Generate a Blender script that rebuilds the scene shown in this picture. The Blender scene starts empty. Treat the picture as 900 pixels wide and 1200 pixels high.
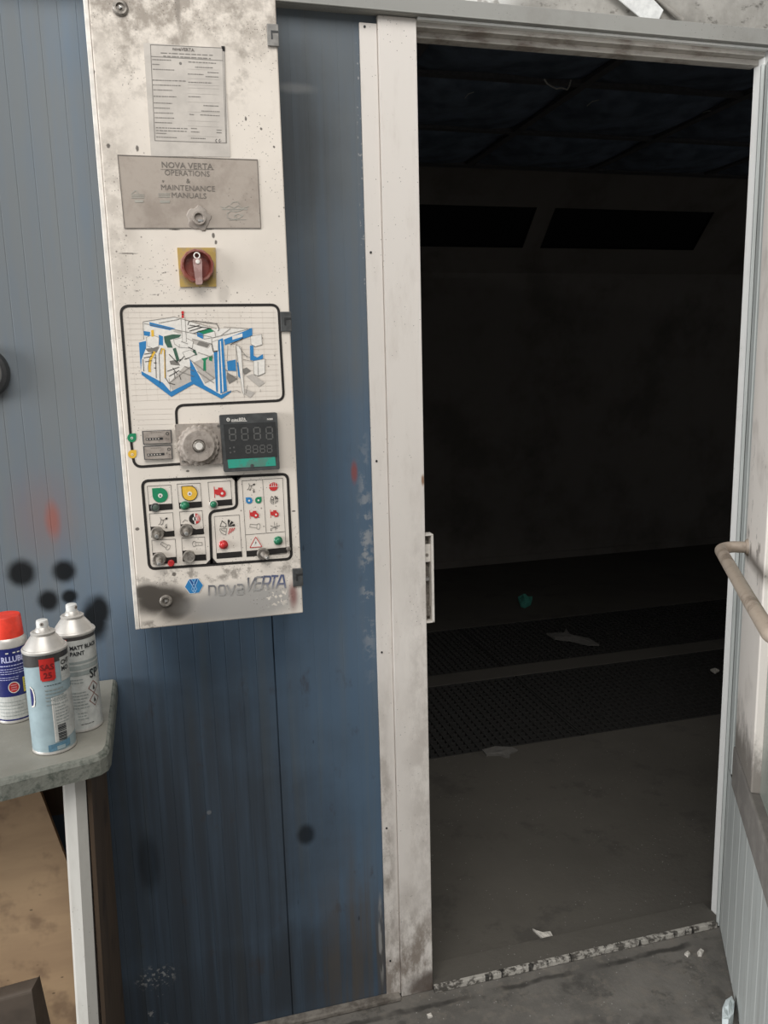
import bpy, bmesh, math, random
from mathutils import Vector, Matrix
from mathutils.geometry import tessellate_polygon
random.seed(7)
PI = math.pi
scene = bpy.context.scene
COL = scene.collection

# ------------------------------------------------------------------ camera
F_PX = 940.517
RIGHT = Vector((0.96564, -0.25892, -0.02570)).normalized()
CAMP = Vector((-0.48810, -1.54998, 1.40007))


def _n(v):
    return v.normalized()


_ax = _n(Vector((3622.0, -262.0, F_PX)))      # world +x seen in camera axes (right, down, forward)
_dn = _n(Vector((138.0, 5284.0, F_PX)))       # world -z
_ay = _ax.cross(_dn)                          # world +y


def to_world(c):
    return Vector((_ax.dot(c), _ay.dot(c), -_dn.dot(c)))


def at_y(px, py, y):
    """the point of the plane y that the photograph shows at px, py"""
    r = to_world(Vector((px - 450.0, py - 600.0, F_PX)))
    return CAMP + r * ((y - CAMP.y) / r.y)


def at_z(px, py, z):
    r = to_world(Vector((px - 450.0, py - 600.0, F_PX)))
    return CAMP + r * ((z - CAMP.z) / r.z)


cam_d = bpy.data.cameras.new('camera')
cam = bpy.data.objects.new('camera', cam_d)
COL.objects.link(cam)
scene.camera = cam
r_, d_, f_ = to_world(Vector((1, 0, 0))), to_world(Vector((0, 1, 0))), to_world(Vector((0, 0, 1)))
M = Matrix.Identity(4)
for i in range(3):
    M[i][0] = r_[i]
    M[i][1] = -d_[i]
    M[i][2] = -f_[i]
    M[i][3] = CAMP[i]
cam.matrix_world = M
cam_d.sensor_fit = 'VERTICAL'
cam_d.sensor_height = 36.0
cam_d.sensor_width = 27.0
cam_d.lens = 36.0 * F_PX / 1200.0
cam_d.clip_start = 0.02


# ------------------------------------------------------------------ materials
class NT:
    """small node-tree writer"""
    def __init__(s, name, rough=0.5, metal=0.0, spec=0.5):
        s.mat = bpy.data.materials.new(name)
        s.mat.use_nodes = True
        s.t = s.mat.node_tree
        s.t.nodes.clear()
        s.out = s.t.nodes.new('ShaderNodeOutputMaterial')
        s.b = s.t.nodes.new('ShaderNodeBsdfPrincipled')
        s.t.links.new(s.b.outputs[0], s.out.inputs[0])
        s.b.inputs['Roughness'].default_value = rough
        s.b.inputs['Metallic'].default_value = metal
        s.b.inputs['Specular IOR Level'].default_value = spec
        s._pos = None

    def link(s, a, b):
        s.t.links.new(a, b)

    def put(s, v, sock):
        if hasattr(v, 'is_linked') or hasattr(v, 'links'):
            s.link(v, sock)
        else:
            if sock.type == 'RGBA' and len(v) == 3:
                v = (*v, 1)
            sock.default_value = v

    def pos(s, local=False):
        if local:
            return s.t.nodes.new('ShaderNodeTexCoord').outputs['Object']
        if s._pos is None:
            s._pos = s.t.nodes.new('ShaderNodeNewGeometry').outputs['Position']
        return s._pos

    def mapped(s, vec, scale=(1, 1, 1), loc=(0, 0, 0)):
        n = s.t.nodes.new('ShaderNodeMapping')
        s.link(vec, n.inputs[0])
        n.inputs['Location'].default_value = loc
        n.inputs['Scale'].default_value = scale
        return n.outputs[0]

    def noise(s, scale, detail=3, rough=0.55, vec=None, stretch=None, loc=(0, 0, 0)):
        n = s.t.nodes.new('ShaderNodeTexNoise')
        v = vec if vec is not None else s.pos()
        v = s.mapped(v, stretch or (1, 1, 1), loc)
        s.link(v, n.inputs['Vector'])
        n.inputs['Scale'].default_value = scale
        n.inputs['Detail'].default_value = detail
        n.inputs['Roughness'].default_value = rough
        return n.outputs['Fac']

    def noisec(s, scale, vec=None):
        n = s.t.nodes.new('ShaderNodeTexNoise')
        s.link(vec if vec is not None else s.pos(), n.inputs['Vector'])
        n.inputs['Scale'].default_value = scale
        return n.outputs['Color']

    def voro(s, scale, vec=None, loc=(0, 0, 0)):
        n = s.t.nodes.new('ShaderNodeTexVoronoi')
        s.link(s.mapped(vec if vec is not None else s.pos(), (1, 1, 1), loc), n.inputs['Vector'])
        n.inputs['Scale'].default_value = scale
        return n.outputs['Distance']

    def math(s, op, a, b=0.0):
        n = s.t.nodes.new('ShaderNodeMath')
        n.operation = op
        n.use_clamp = False
        s.put(a, n.inputs[0])
        s.put(b, n.inputs[1])
        return n.outputs[0]

    def rng(s, v, a, b, lo=0.0, hi=1.0):
        n = s.t.nodes.new('ShaderNodeMapRange')
        n.interpolation_type = 'SMOOTHSTEP'
        s.put(v, n.inputs[0])
        n.inputs[1].default_value = a
        n.inputs[2].default_value = b
        n.inputs[3].default_value = lo
        n.inputs[4].default_value = hi
        return n.outputs[0]

    def mix(s, f, a, b):
        n = s.t.nodes.new('ShaderNodeMix')
        n.data_type = 'RGBA'
        s.put(f, n.inputs[0])
        s.put(a, n.inputs[6])
        s.put(b, n.inputs[7])
        return n.outputs[2]

    def blob(s, c, r, soft=0.4, warp=0.0, wscale=20.0, vec=None):
        """1 inside an ellipse of the x,z plane, 0 outside, its rim warped by noise"""
        v = vec if vec is not None else s.pos()
        n = s.t.nodes.new('ShaderNodeMapping')
        n.vector_type = 'POINT'
        s.link(v, n.inputs[0])
        n.inputs['Scale'].default_value = (1 / r[0], 0, 1 / r[1])
        n.inputs['Location'].default_value = (-c[0] / r[0], 0, -c[1] / r[1])
        ln = s.t.nodes.new('ShaderNodeVectorMath')
        ln.operation = 'LENGTH'
        s.link(n.outputs[0], ln.inputs[0])
        d = ln.outputs['Value']
        if warp:
            d = s.math('ADD', d, s.math('MULTIPLY', s.math('SUBTRACT', s.noise(wscale, 4, 0.6, vec), 0.5), warp * 2))
        return s.rng(d, 1 + soft, 1 - soft)

    def mul(s, *a):
        o = a[0]
        for x in a[1:]:
            o = s.math('MULTIPLY', o, x)
        return o

    def max(s, *a):
        o = a[0]
        for x in a[1:]:
            o = s.math('MAXIMUM', o, x)
        return o

    def color(s, c):
        s.put(c, s.b.inputs['Base Color'])
        return s

    def rough(s, v):
        s.put(v, s.b.inputs['Roughness'])
        return s

    def bump(s, h, strength=0.2, dist=0.002):
        n = s.t.nodes.new('ShaderNodeBump')
        n.inputs['Strength'].default_value = strength
        n.inputs['Distance'].default_value = dist
        s.link(h, n.inputs['Height'])
        s.link(n.outputs[0], s.b.inputs['Normal'])
        return s


def plain(name, c, rough=0.5, metal=0.0, var=0.12, scale=60.0, spec=0.5):
    """a painted or moulded surface with a slight uneven tone"""
    m = NT(name, rough, metal, spec)
    k = m.rng(m.noise(scale, 3, 0.6, m.pos(True)), 0.3, 0.7)
    lo = tuple(x * (1 - var) for x in c)
    hi = tuple(min(1, x * (1 + var)) for x in c)
    m.color(m.mix(k, lo, hi))
    return m.mat


def ink(name, c, rough=0.55):
    return plain(name, c, rough, 0, 0.06, 200.0, 0.3)


def grimy(name, c, dirt=(0.16, 0.14, 0.12), amount=0.6, rough=0.5, scale=14.0, lo=0.52, hi=0.72, streak=(1, 1, 1), metal=0.0, speck=True):
    m = NT(name, rough, metal)
    n1 = m.noise(scale, 5, 0.65, None, streak)
    n2 = m.noise(scale * 5, 3, 0.6, None, streak, (3, 1, 2))
    k = m.math('ADD', m.math('MULTIPLY', m.rng(n1, lo, hi), amount), m.math('MULTIPLY', m.rng(n2, 0.5, 0.8), amount * 0.35))
    col = m.mix(k, c, dirt)
    if speck:
        sp = m.mul(m.rng(m.voro(150), 0.16, 0.06), m.rng(m.noise(9, 2, 0.5, None, None, (5, 5, 5)), 0.52, 0.64))
        col = m.mix(m.math('MULTIPLY', sp, 0.75), col, (0.05, 0.045, 0.04))
    m.color(col)
    m.rough(m.rng(k, 0, 1, rough, min(0.95, rough + 0.25)))
    return m.mat


# --- blue sandwich wall with dust, soot, painted shade and test sprays
def wall_material():
    m = NT('wall_paint', 0.55, 0.0, 0.12)
    blue = (0.100, 0.152, 0.218)
    dust = (0.148, 0.160, 0.166)
    n_big = m.noise(2.6, 4, 0.55)
    streak = m.noise(1.0, 4, 0.6, None, (42, 1, 1.6))
    fine = m.noise(30, 4, 0.6)
    d = m.max(m.blob((-0.78, 1.66), (0.30, 0.75), 0.55, 0.35, 5), m.mul(m.blob((-0.20, 1.85), (0.22, 0.50), 0.6, 0.4, 6), 0.85), m.mul(m.blob((-0.74, 1.05), (0.10, 0.22), 0.6, 0.3, 8), 0.55))
    d = m.math('ADD', m.math('MULTIPLY', d, 0.72), m.math('MULTIPLY', m.math('SUBTRACT', n_big, 0.5), 0.9))
    d = m.math('ADD', d, m.math('MULTIPLY', m.math('SUBTRACT', streak, 0.5), 0.7))
    col = m.mix(m.rng(d, -0.1, 0.9), blue, dust)
    # grey-green tint in vertical runs
    col = m.mix(m.math('MULTIPLY', m.rng(m.noise(1.0, 3, 0.5, None, (25, 1, 1.0), (7, 0, 3)), 0.52, 0.7), 0.35), col, (0.16, 0.175, 0.165))
    # overspray and soot patches, with shade under and beside the cabinet painted in
    soot_shade = m.max(m.mul(m.blob((-0.50, 0.42), (0.27, 0.42), 0.55, 0.40, 6), 0.80),
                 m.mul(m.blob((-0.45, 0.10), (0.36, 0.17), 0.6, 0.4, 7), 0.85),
                 m.mul(m.blob((-0.245, 1.80), (0.085, 0.15), 0.8, 0.4, 12), 0.60),  # this one and the next: painted shade right of the cabinet
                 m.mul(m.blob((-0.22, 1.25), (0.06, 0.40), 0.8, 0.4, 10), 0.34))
    soot_shade = m.mul(soot_shade, m.rng(streak, 0.2, 0.6, 0.65, 1.0))
    col = m.mix(soot_shade, col, (0.034, 0.0355, 0.0375))
    blot = m.mul(m.rng(m.noise(22, 4, 0.6, None, (1, 1, 0.5), (1, 4, 2)), 0.60, 0.72), m.blob((-0.30, 0.5), (0.45, 0.7), 0.4), 0.5)
    col = m.mix(blot, col, (0.06, 0.05, 0.048))
    # brown run-off at the foot beside the jamb
    col = m.mix(m.mul(m.blob((-0.15, 0.08), (0.09, 0.24), 0.7, 0.5, 14), m.rng(streak, 0.35, 0.6), 0.75), col, (0.11, 0.095, 0.08))
    # pale scuffs
    sc = m.max(m.mul(m.blob((-0.118, 1.02), (0.014, 0.20), 0.8, 0.6, 30), m.rng(fine, 0.50, 0.60)),
               m.mul(m.blob((-0.592, 0.172), (0.035, 0.022), 0.5, 0.5, 25), m.rng(m.noise(110, 3, 0.6), 0.53, 0.60)),
               m.mul(m.blob((-0.60, 0.08), (0.02, 0.07), 0.5, 0.5, 18), m.rng(m.noise(60, 3, 0.6), 0.60, 0.66)),
               m.mul(m.blob((-0.108, 1.75), (0.004, 0.26), 0.3), m.rng(m.noise(120, 2, 0.5), 0.60, 0.66)),
               m.mul(m.blob((-0.112, 0.15), (0.006, 0.10), 0.3), m.rng(m.noise(90, 2, 0.5, None, (1, 1, 0.15)), 0.42, 0.55)),
               m.mul(m.blob((-0.225, 1.905), (0.03, 0.008), 0.6, 0.4, 40), 0.35),
               m.mul(m.blob((-0.465, 0.52), (0.0045, 0.0045), 0.4, 0.4, 90), 0.45))
    col = m.mix(m.math('MULTIPLY', sc, 0.55), col, (0.46, 0.45, 0.43))
    col = m.mix(m.mul(m.blob((-0.139, 1.20), (0.006, 0.02), 0.6, 0.3, 60), 0.7), col, (0.30, 0.07, 0.05))
    # red test spray
    red = m.max(m.blob((-0.706, 1.145), (0.013, 0.034), 0.75, 0.15, 30), m.mul(m.blob((-0.72, 1.155), (0.045, 0.06), 0.9, 0.2, 15), 0.25))
    col = m.mix(m.math('MULTIPLY', red, 0.75), col, (0.27, 0.085, 0.062))
    # black test sprays
    spots = [(-0.768, 1.050, 0.024, 0.025), (-0.695, 1.047, 0.020, 0.021), (-0.727, 0.994, 0.018, 0.020), (-0.690, 0.998, 0.014, 0.013),
             (-0.650, 0.948, 0.022, 0.040), (-0.640, 0.965, 0.018, 0.030), (-0.269, 0.434, 0.018, 0.022), (-0.590, 0.43, 0.02, 0.06)]
    bs = None
    for i, (x, z, rx, rz) in enumerate(spots):
        k = m.blob((x, z), (rx, rz), 0.42, 0.12, 60)
        if i == 6:
            k = m.mul(k, 0.8)
        if i == 7:
            k = m.mul(k, 0.5)
        bs = k if bs is None else m.max(bs, k)
    col = m.mix(m.math('MULTIPLY', bs, 0.96), col, (0.007, 0.0075, 0.008))
    ticks = m.mul(m.rng(m.voro(34, m.mapped(m.pos(), (1, 1, 0.35))), 0.10, 0.04), m.rng(m.noise(6, 2), 0.5, 0.62), m.blob((-0.27, 0.6), (0.25, 0.7), 0.2))
    col = m.mix(m.math('MULTIPLY', ticks, 0.7), col, (0.02, 0.02, 0.025))
    m.color(col)
    m.rough(m.rng(streak, 0.3, 0.7, 0.42, 0.7))
    m.bump(fine, 0.08, 0.002)
    return m.mat


def upper_material():
    m = NT('upper_wall_paint', 0.7)
    c = m.mix(m.rng(m.noise(9, 5, 0.65), 0.38, 0.66), (0.40, 0.38, 0.345), (0.27, 0.256, 0.23))
    c = m.mix(m.rng(m.noise(34, 5, 0.7, None, (1, 1, 1.7)), 0.56, 0.70), c, (0.13, 0.12, 0.105))
    pl = m.mul(m.rng(m.noise(16, 3, 0.6, None, None, (4, 0, 0)), 0.54, 0.58), m.blob((0.08, 2.10), (0.12, 0.05), 0.4))
    c = m.mix(pl, c, (0.66, 0.65, 0.62))
    m.color(c)
    m.bump(m.noise(40, 4), 0.25, 0.004)
    return m.mat


def cabinet_material():
    m = NT('cabinet_enamel', 0.42, 0.0, 0.25)
    base = (0.715, 0.645, 0.565)
    n1 = m.noise(7, 4, 0.6)
    n2 = m.noise(45, 5, 0.7)
    c = m.mix(m.rng(n1, 0.35, 0.7), base, (0.655, 0.59, 0.515))
    top = m.mul(m.max(m.blob((-0.50, 1.98), (0.15, 0.085), 0.45, 0.5, 22), m.mul(m.blob((-0.33, 1.96), (0.10, 0.06), 0.5, 0.5, 20), 0.7),
                      m.mul(m.blob((-0.545, 1.74), (0.03, 0.22), 0.7, 0.6, 14), 0.5)), m.rng(n2, 0.34, 0.62))
    c = m.mix(m.math('MULTIPLY', top, 0.85), c, (0.27, 0.23, 0.19))
    c = m.mix(m.mul(m.rng(m.noise(28, 5, 0.7, None, None, (5, 0, 5)), 0.5, 0.66), m.blob((-0.43, 1.95), (0.19, 0.12), 0.5, 0.3, 12), 0.6), c, (0.24, 0.205, 0.17))
    drip = m.mul(m.blob((-0.43, 1.97), (0.004, 0.035), 0.5, 0.3, 40), 0.7)
    c = m.mix(drip, c, (0.22, 0.19, 0.16))
    # round the lower lock, black overspray; beside it a grey overspray
    lock = m.max(m.blob((-0.524, 1.016), (0.050, 0.026), 0.40, 0.25, 26), m.blob((-0.546, 1.032), (0.034, 0.015), 0.4, 0.2, 30), m.blob((-0.498, 1.002), (0.036, 0.026), 0.5, 0.15, 30), m.mul(m.blob((-0.475, 0.990), (0.040, 0.026), 0.7), 0.6))
    c = m.mix(m.math('MULTIPLY', lock, 0.94), c, (0.038, 0.031, 0.025))
    grey = m.blob((-0.380, 0.996), (0.098, 0.034), 0.40, 0.12, 20)
    flake = m.mul(m.rng(m.noise(110, 3, 0.6), 0.55, 0.60), m.blob((-0.325, 1.005), (0.026, 0.020), 0.5))
    c = m.mix(m.mul(grey, m.math('SUBTRACT', 1.0, flake), 0.92), c, (0.33, 0.315, 0.295))
    c = m.mix(m.math('MULTIPLY', m.blob((-0.293, 1.002), (0.007, 0.022), 0.8, 0.3, 40), 0.75), c, (0.17, 0.035, 0.03))
    bot = m.mul(m.max(m.blob((-0.42, 1.055), (0.15, 0.017), 0.5, 0.7, 40), m.blob((-0.54, 0.972), (0.035, 0.008), 0.5, 0.3, 40)), m.rng(n2, 0.47, 0.62))
    c = m.mix(m.math('MULTIPLY', bot, 0.75), c, (0.20, 0.175, 0.15))
    # chipped and speckled spots
    sp = m.mul(m.rng(m.voro(190), 0.20, 0.08), m.rng(m.noise(12, 3, 0.6, None, None, (2, 2, 2)), 0.47, 0.60))
    c = m.mix(m.math('MULTIPLY', sp, 0.8), c, (0.07, 0.06, 0.05))
    ch = m.mul(m.rng(m.voro(60, None, (1, 3, 1)), 0.12, 0.05), m.rng(m.noise(7, 2, 0.5, None, None, (8, 2, 2)), 0.50, 0.58))
    c = m.mix(m.math('MULTIPLY', ch, 0.75), c, (0.12, 0.10, 0.085))
    chips = None
    for px, py, rx, rz in ((246, 268, 4.0, 1.2), (250, 276, 1.6, 3.0), (253, 284, 1.4, 2.4), (127, 171, 2.0, 2.4), (161, 174, 1.6, 3.2), (109, 84, 2.0, 2.0), (288, 139, 1.2, 2.2), (306, 151, 1.4, 1.4),
                           (205, 269, 6.0, 0.7), (321, 172, 1.2, 1.2), (161, 620, 2.2, 2.0), (220, 552, 2.0, 1.4), (344, 599, 2.2, 1.0), (182, 652, 1.2, 1.6), (204, 673, 2.4, 2.6), (150, 297, 10.0, 0.6)):
        q = at_y(px, py, -0.15)
        k = m.blob((q.x, q.z), (rx * 0.00143, rz * 0.00143), 0.3, 0.55, 260)
        chips = k if chips is None else m.max(chips, k)
    c = m.mix(m.math('MULTIPLY', chips, 0.85), c, (0.06, 0.05, 0.042))
    rub = m.mul(m.blob((at_y(262, 345, -0.15).x, at_y(262, 345, -0.15).z), (0.010, 0.013), 0.5, 0.4, 60), 0.35)
    c = m.mix(rub, c, (0.26, 0.23, 0.20))
    wipe = m.mul(m.blob((-0.505, 1.545), (0.045, 0.028), 0.2), m.rng(m.noise(1, 4, 0.65, None, (60, 1, 260)), 0.60, 0.68))
    c = m.mix(m.math('MULTIPLY', wipe, 0.7), c, (0.11, 0.10, 0.09))
    m.color(c)
    m.rough(m.rng(n2, 0.3, 0.7, 0.35, 0.6))
    return m.mat


def concrete_material(name, a, b, dark, s=1.0, line=False):
    m = NT(name, 0.85)
    c = m.mix(m.rng(m.noise(5 * s, 5, 0.65), 0.35, 0.68), a, b)
    c = m.mix(m.math('MULTIPLY', m.rng(m.noise(14 * s, 5, 0.7, None, None, (3, 3, 0)), 0.54, 0.66), 0.75), c, dark)
    if line:
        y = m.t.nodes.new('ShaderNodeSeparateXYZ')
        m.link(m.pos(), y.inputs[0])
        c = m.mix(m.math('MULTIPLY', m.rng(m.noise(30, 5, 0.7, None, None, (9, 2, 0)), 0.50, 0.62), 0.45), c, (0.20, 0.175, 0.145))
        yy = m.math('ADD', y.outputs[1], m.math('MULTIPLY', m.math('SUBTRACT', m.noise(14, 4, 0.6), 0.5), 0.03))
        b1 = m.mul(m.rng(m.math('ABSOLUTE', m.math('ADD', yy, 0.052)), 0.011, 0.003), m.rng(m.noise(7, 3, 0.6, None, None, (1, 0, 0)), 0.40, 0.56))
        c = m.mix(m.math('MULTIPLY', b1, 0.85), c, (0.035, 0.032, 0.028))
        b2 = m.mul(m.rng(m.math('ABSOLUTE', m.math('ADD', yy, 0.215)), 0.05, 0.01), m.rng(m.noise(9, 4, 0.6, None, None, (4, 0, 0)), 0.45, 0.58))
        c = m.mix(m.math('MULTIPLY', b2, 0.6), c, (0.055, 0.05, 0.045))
    sp = m.mul(m.rng(m.voro(70), 0.14, 0.05), m.rng(m.noise(7, 2), 0.48, 0.56))
    c = m.mix(m.math('MULTIPLY', sp, 0.7), c, (0.42, 0.40, 0.37))
    m.color(c)
    m.bump(m.noise(60, 5, 0.7), 0.35, 0.004)
    return m.mat


def threshold_material():
    m = NT('threshold_paint', 0.6)
    k = m.noise(48, 5, 0.7, None, (1, 1, 1))
    c = m.mix(m.rng(k, 0.45, 0.58), (0.47, 0.44, 0.39), (0.10, 0.09, 0.078))
    c = m.mix(m.math('MULTIPLY', m.rng(m.noise(22, 3, 0.6, None, (3, 1, 0.3), (2, 0, 0)), 0.585, 0.62), 0.92), c, (0.02, 0.018, 0.016))
    m.color(c)
    return m.mat


def table_material():
    m = NT('bench_top_paint', 0.6)
    c = m.mix(m.rng(m.noise(7, 5, 0.6), 0.36, 0.70), (0.245, 0.235, 0.20), (0.195, 0.186, 0.155))
    c = m.mix(m.mul(m.rng(m.noise(40, 5, 0.7), 0.55, 0.72), 0.4), c, (0.31, 0.30, 0.26))
    m.color(c)
    m.bump(m.noise(80, 4), 0.2, 0.002)
    return m.mat


def table_edge_material():
    m = NT('bench_edge_paint', 0.7)
    k = m.noise(55, 5, 0.7)
    c = m.mix(m.rng(k, 0.45, 0.68), (0.175, 0.178, 0.15), (0.07, 0.08, 0.064))
    m.color(c)
    m.bump(k, 0.6, 0.004)
    return m.mat


def wood_material(name, a, b, dark, stretch=(30, 30, 1.5)):
    m = NT(name, 0.7)
    c = m.mix(m.rng(m.noise(2, 4, 0.6, None, stretch), 0.35, 0.65), a, b)
    c = m.mix(m.math('MULTIPLY', m.rng(m.noise(11, 4, 0.6, None, None, (2, 6, 1)), 0.56, 0.70), 0.7), c, dark)
    sp = m.mul(m.rng(m.voro(46, m.mapped(m.pos(), (0.6, 1, 1))), 0.10, 0.05), m.rng(m.noise(10, 2), 0.5, 0.58))
    c = m.mix(m.math('MULTIPLY', sp, 0.8), c, tuple(x * 0.25 for x in a))
    m.color(c)
    return m.mat


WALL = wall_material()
UPPER = upper_material()
CAB = cabinet_material()
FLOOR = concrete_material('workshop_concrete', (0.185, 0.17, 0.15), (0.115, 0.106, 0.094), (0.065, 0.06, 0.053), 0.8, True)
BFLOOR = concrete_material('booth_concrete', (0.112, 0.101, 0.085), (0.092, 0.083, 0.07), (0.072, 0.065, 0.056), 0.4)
THRESH = threshold_material()


def jamb_material():
    m = NT('jamb_enamel', 0.4, 0, 0.3)
    c = m.mix(m.math('MULTIPLY', m.rng(m.noise(5, 5, 0.65, None, (4, 1, 1)), 0.50, 0.78), 0.35), (0.80, 0.745, 0.69), (0.46, 0.39, 0.33))
    n = m.noise(26, 5, 0.7, None, (1, 1, 0.5))
    foot = m.mul(m.max(m.blob((-0.02, 0.02), (0.12, 0.20), 0.6, 0.5, 10), m.mul(m.blob((-0.095, 0.25), (0.016, 0.35), 0.7, 0.5, 12), 0.8), m.mul(m.blob((-0.0, 0.55), (0.04, 0.5), 0.8, 0.5, 12), 0.4)), m.rng(n, 0.36, 0.62))
    c = m.mix(m.math('MULTIPLY', foot, 0.85), c, (0.22, 0.175, 0.14))
    c = m.mix(m.mul(m.blob((-0.005, 0.02), (0.05, 0.03), 0.5, 0.4, 30), 0.9), c, (0.11, 0.085, 0.07))
    sp = m.mul(m.rng(m.voro(120), 0.14, 0.05), m.rng(m.noise(9, 2), 0.50, 0.6))
    c = m.mix(m.math('MULTIPLY', sp, 0.8), c, (0.07, 0.055, 0.045))
    c = m.mix(m.mul(m.blob((0.0005, 1.176), (0.003, 0.010), 0.6, 0.4, 90), 0.9), c, (0.27, 0.13, 0.06))
    m.color(c)
    return m.mat


JAMB = jamb_material()
JAMBR = grimy('right_jamb_enamel', (0.74, 0.73, 0.70), (0.42, 0.40, 0.36), 0.4, 0.42, 5.0, 0.5, 0.78, (3, 1, 1))
BEAM = grimy('beam_grey_paint', (0.295, 0.29, 0.268), (0.20, 0.185, 0.165), 0.5, 0.6, 7.0, 0.5, 0.75)
HEAD = grimy('head_enamel', (0.50, 0.465, 0.42), (0.20, 0.155, 0.125), 0.75, 0.5, 12.0, 0.47, 0.66, (1, 1, 3))
DOORW = grimy('door_enamel', (0.74, 0.69, 0.63), (0.33, 0.29, 0.25), 0.5, 0.45, 9.0, 0.52, 0.74)


def stile_material():
    m = NT('stile_enamel', 0.45, 0, 0.3)
    z = m.t.nodes.new('ShaderNodeSeparateXYZ')
    m.link(m.pos(), z.inputs[0])
    n = m.noise(24, 5, 0.7, None, (1, 1, 0.6))
    c = m.mix(m.math('MULTIPLY', m.rng(m.noise(9, 4), 0.52, 0.74), 0.45), (0.70, 0.645, 0.585), (0.36, 0.31, 0.27))
    foot = m.rng(m.math('ADD', z.outputs[2], m.math('MULTIPLY', m.math('SUBTRACT', n, 0.5), 0.22)), 0.67, 0.57)
    c = m.mix(m.math('MULTIPLY', foot, 0.9), c, (0.17, 0.15, 0.13))
    band = m.mul(m.rng(m.math('ABSOLUTE', m.math('SUBTRACT', z.outputs[2], 1.05)), 0.22, 0.10), m.rng(n, 0.58, 0.66))
    c = m.mix(m.math('MULTIPLY', band, 0.7), c, (0.12, 0.10, 0.09))
    m.color(c)
    return m.mat


STILE = stile_material()
KERB = grimy('kerb_paint', (0.24, 0.215, 0.185), (0.09, 0.075, 0.062), 0.8, 0.8, 20, 0.42, 0.62)
KICK = grimy('kick_panel_paint', (0.42, 0.435, 0.415), (0.28, 0.28, 0.26), 0.6, 0.5, 4.0, 0.45, 0.75, (9, 9, 1), 0.0, False)
RAILD = grimy('dusty_rail', (0.16, 0.145, 0.13), (0.27, 0.25, 0.22), 0.5, 0.8, 18.0, 0.45, 0.7)
TUBE = grimy('worn_tube_paint', (0.36, 0.295, 0.235), (0.17, 0.13, 0.10), 0.7, 0.45, 22.0, 0.48, 0.68)
BOOTHW = grimy('booth_wall_dust', (0.29, 0.256, 0.223), (0.19, 0.167, 0.145), 0.8, 0.8, 1.6, 0.45, 0.66, (1, 1, 1), 0.0, False)
BOOTHC = plain('booth_ceiling_grey', (0.20, 0.20, 0.21), 0.8)
FILT = plain('filter_cloth_blue', (0.25, 0.31, 0.41), 0.9, 0, 0.35, 6)
BLACKP = plain('black_plastic', (0.022, 0.022, 0.022), 0.45)
DGREY = plain('dark_grey_plastic', (0.055, 0.056, 0.055), 0.5, 0, 0.25, 90)
HINGE = plain('hinge_zinc', (0.20, 0.19, 0.175), 0.5, 0.3, 0.2, 90)
GREYP = grimy('dusty_grey_plastic', (0.33, 0.285, 0.245), (0.15, 0.12, 0.10), 0.55, 0.65, 60.0, 0.45, 0.65)
STEEL = plain('dull_steel', (0.42, 0.41, 0.39), 0.42, 0.75, 0.2, 60)
STEELD = grimy('grimy_steel', (0.30, 0.27, 0.235), (0.10, 0.085, 0.07), 0.7, 0.5, 120, 0.42, 0.6, (1, 1, 1), 0.4)
CREAM = plain('cream_enamel_flange', (0.70, 0.655, 0.595), 0.4)
INKB = ink('ink_black', (0.022, 0.019, 0.017))
INKG = ink('ink_grey', (0.19, 0.175, 0.155))
INKL = ink('ink_pale_grey', (0.46, 0.42, 0.375))
INKX = ink('ink_ruled', (0.57, 0.505, 0.44))
INKBLUE = ink('ink_blue', (0.030, 0.19, 0.42))
INKGREEN = ink('ink_green', (0.015, 0.21, 0.095))
INKDG = ink('ink_dark_green', (0.05, 0.11, 0.075))
INKY = ink('ink_yellow', (0.72, 0.43, 0.05))
INKR = ink('ink_red', (0.52, 0.035, 0.035))
INKW = ink('ink_white', (0.71, 0.67, 0.61))
PLATE = plain('rating_plate_grey', (0.485, 0.44, 0.39), 0.45, 0.0, 0.08, 40)
POCKET = grimy('manual_pocket_film', (0.375, 0.32, 0.27), (0.22, 0.175, 0.14), 0.6, 0.38, 16, 0.45, 0.7)
PRINTP = plain('printed_grey_brown', (0.145, 0.125, 0.105), 0.5)
PRINTF = plain('faded_print', (0.33, 0.31, 0.265), 0.5)
YPLATE = grimy('yellow_switch_plate', (0.43, 0.29, 0.075), (0.32, 0.24, 0.14), 0.7, 0.5, 60, 0.45, 0.62)
MAROON = grimy('faded_red_plastic', (0.20, 0.048, 0.034), (0.36, 0.205, 0.165), 0.45, 0.35, 50, 0.48, 0.65)
PINKP = grimy('dusty_pink_handle', (0.40, 0.26, 0.235), (0.22, 0.11, 0.095), 0.6, 0.4, 60, 0.45, 0.65)
GLAMP = plain('green_lens', (0.02, 0.17, 0.085), 0.3)
GLAMPD = plain('dead_green_lens', (0.075, 0.10, 0.08), 0.4)
RLAMP = plain('red_lens', (0.50, 0.03, 0.03), 0.3)
SEGM = plain('unlit_segment', (0.10, 0.098, 0.092), 0.5)
GLASSD = plain('smoked_display', (0.035, 0.035, 0.034), 0.25)
TEAL = grimy('teal_strip', (0.03, 0.30, 0.215), (0.10, 0.16, 0.13), 0.7, 0.45, 40, 0.46, 0.62)


def logo_ink():
    m = NT('lettering_paint', 0.5)
    k = m.blob((-0.380, 0.996), (0.098, 0.034), 0.30, 0.12, 20)
    n = m.rng(m.noise(60, 4), 0.55, 0.65)
    x = m.t.nodes.new('ShaderNodeSeparateXYZ')
    m.link(m.pos(), x.inputs[0])
    c = m.mix(m.rng(x.outputs[0], -0.36, -0.33), (0.12, 0.12, 0.135), (0.09, 0.105, 0.19))
    c = m.mix(m.math('MULTIPLY', n, 0.6), c, (0.45, 0.43, 0.40))
    m.color(m.mix(k, c, (0.33, 0.315, 0.295)))
    return m.mat


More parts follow.
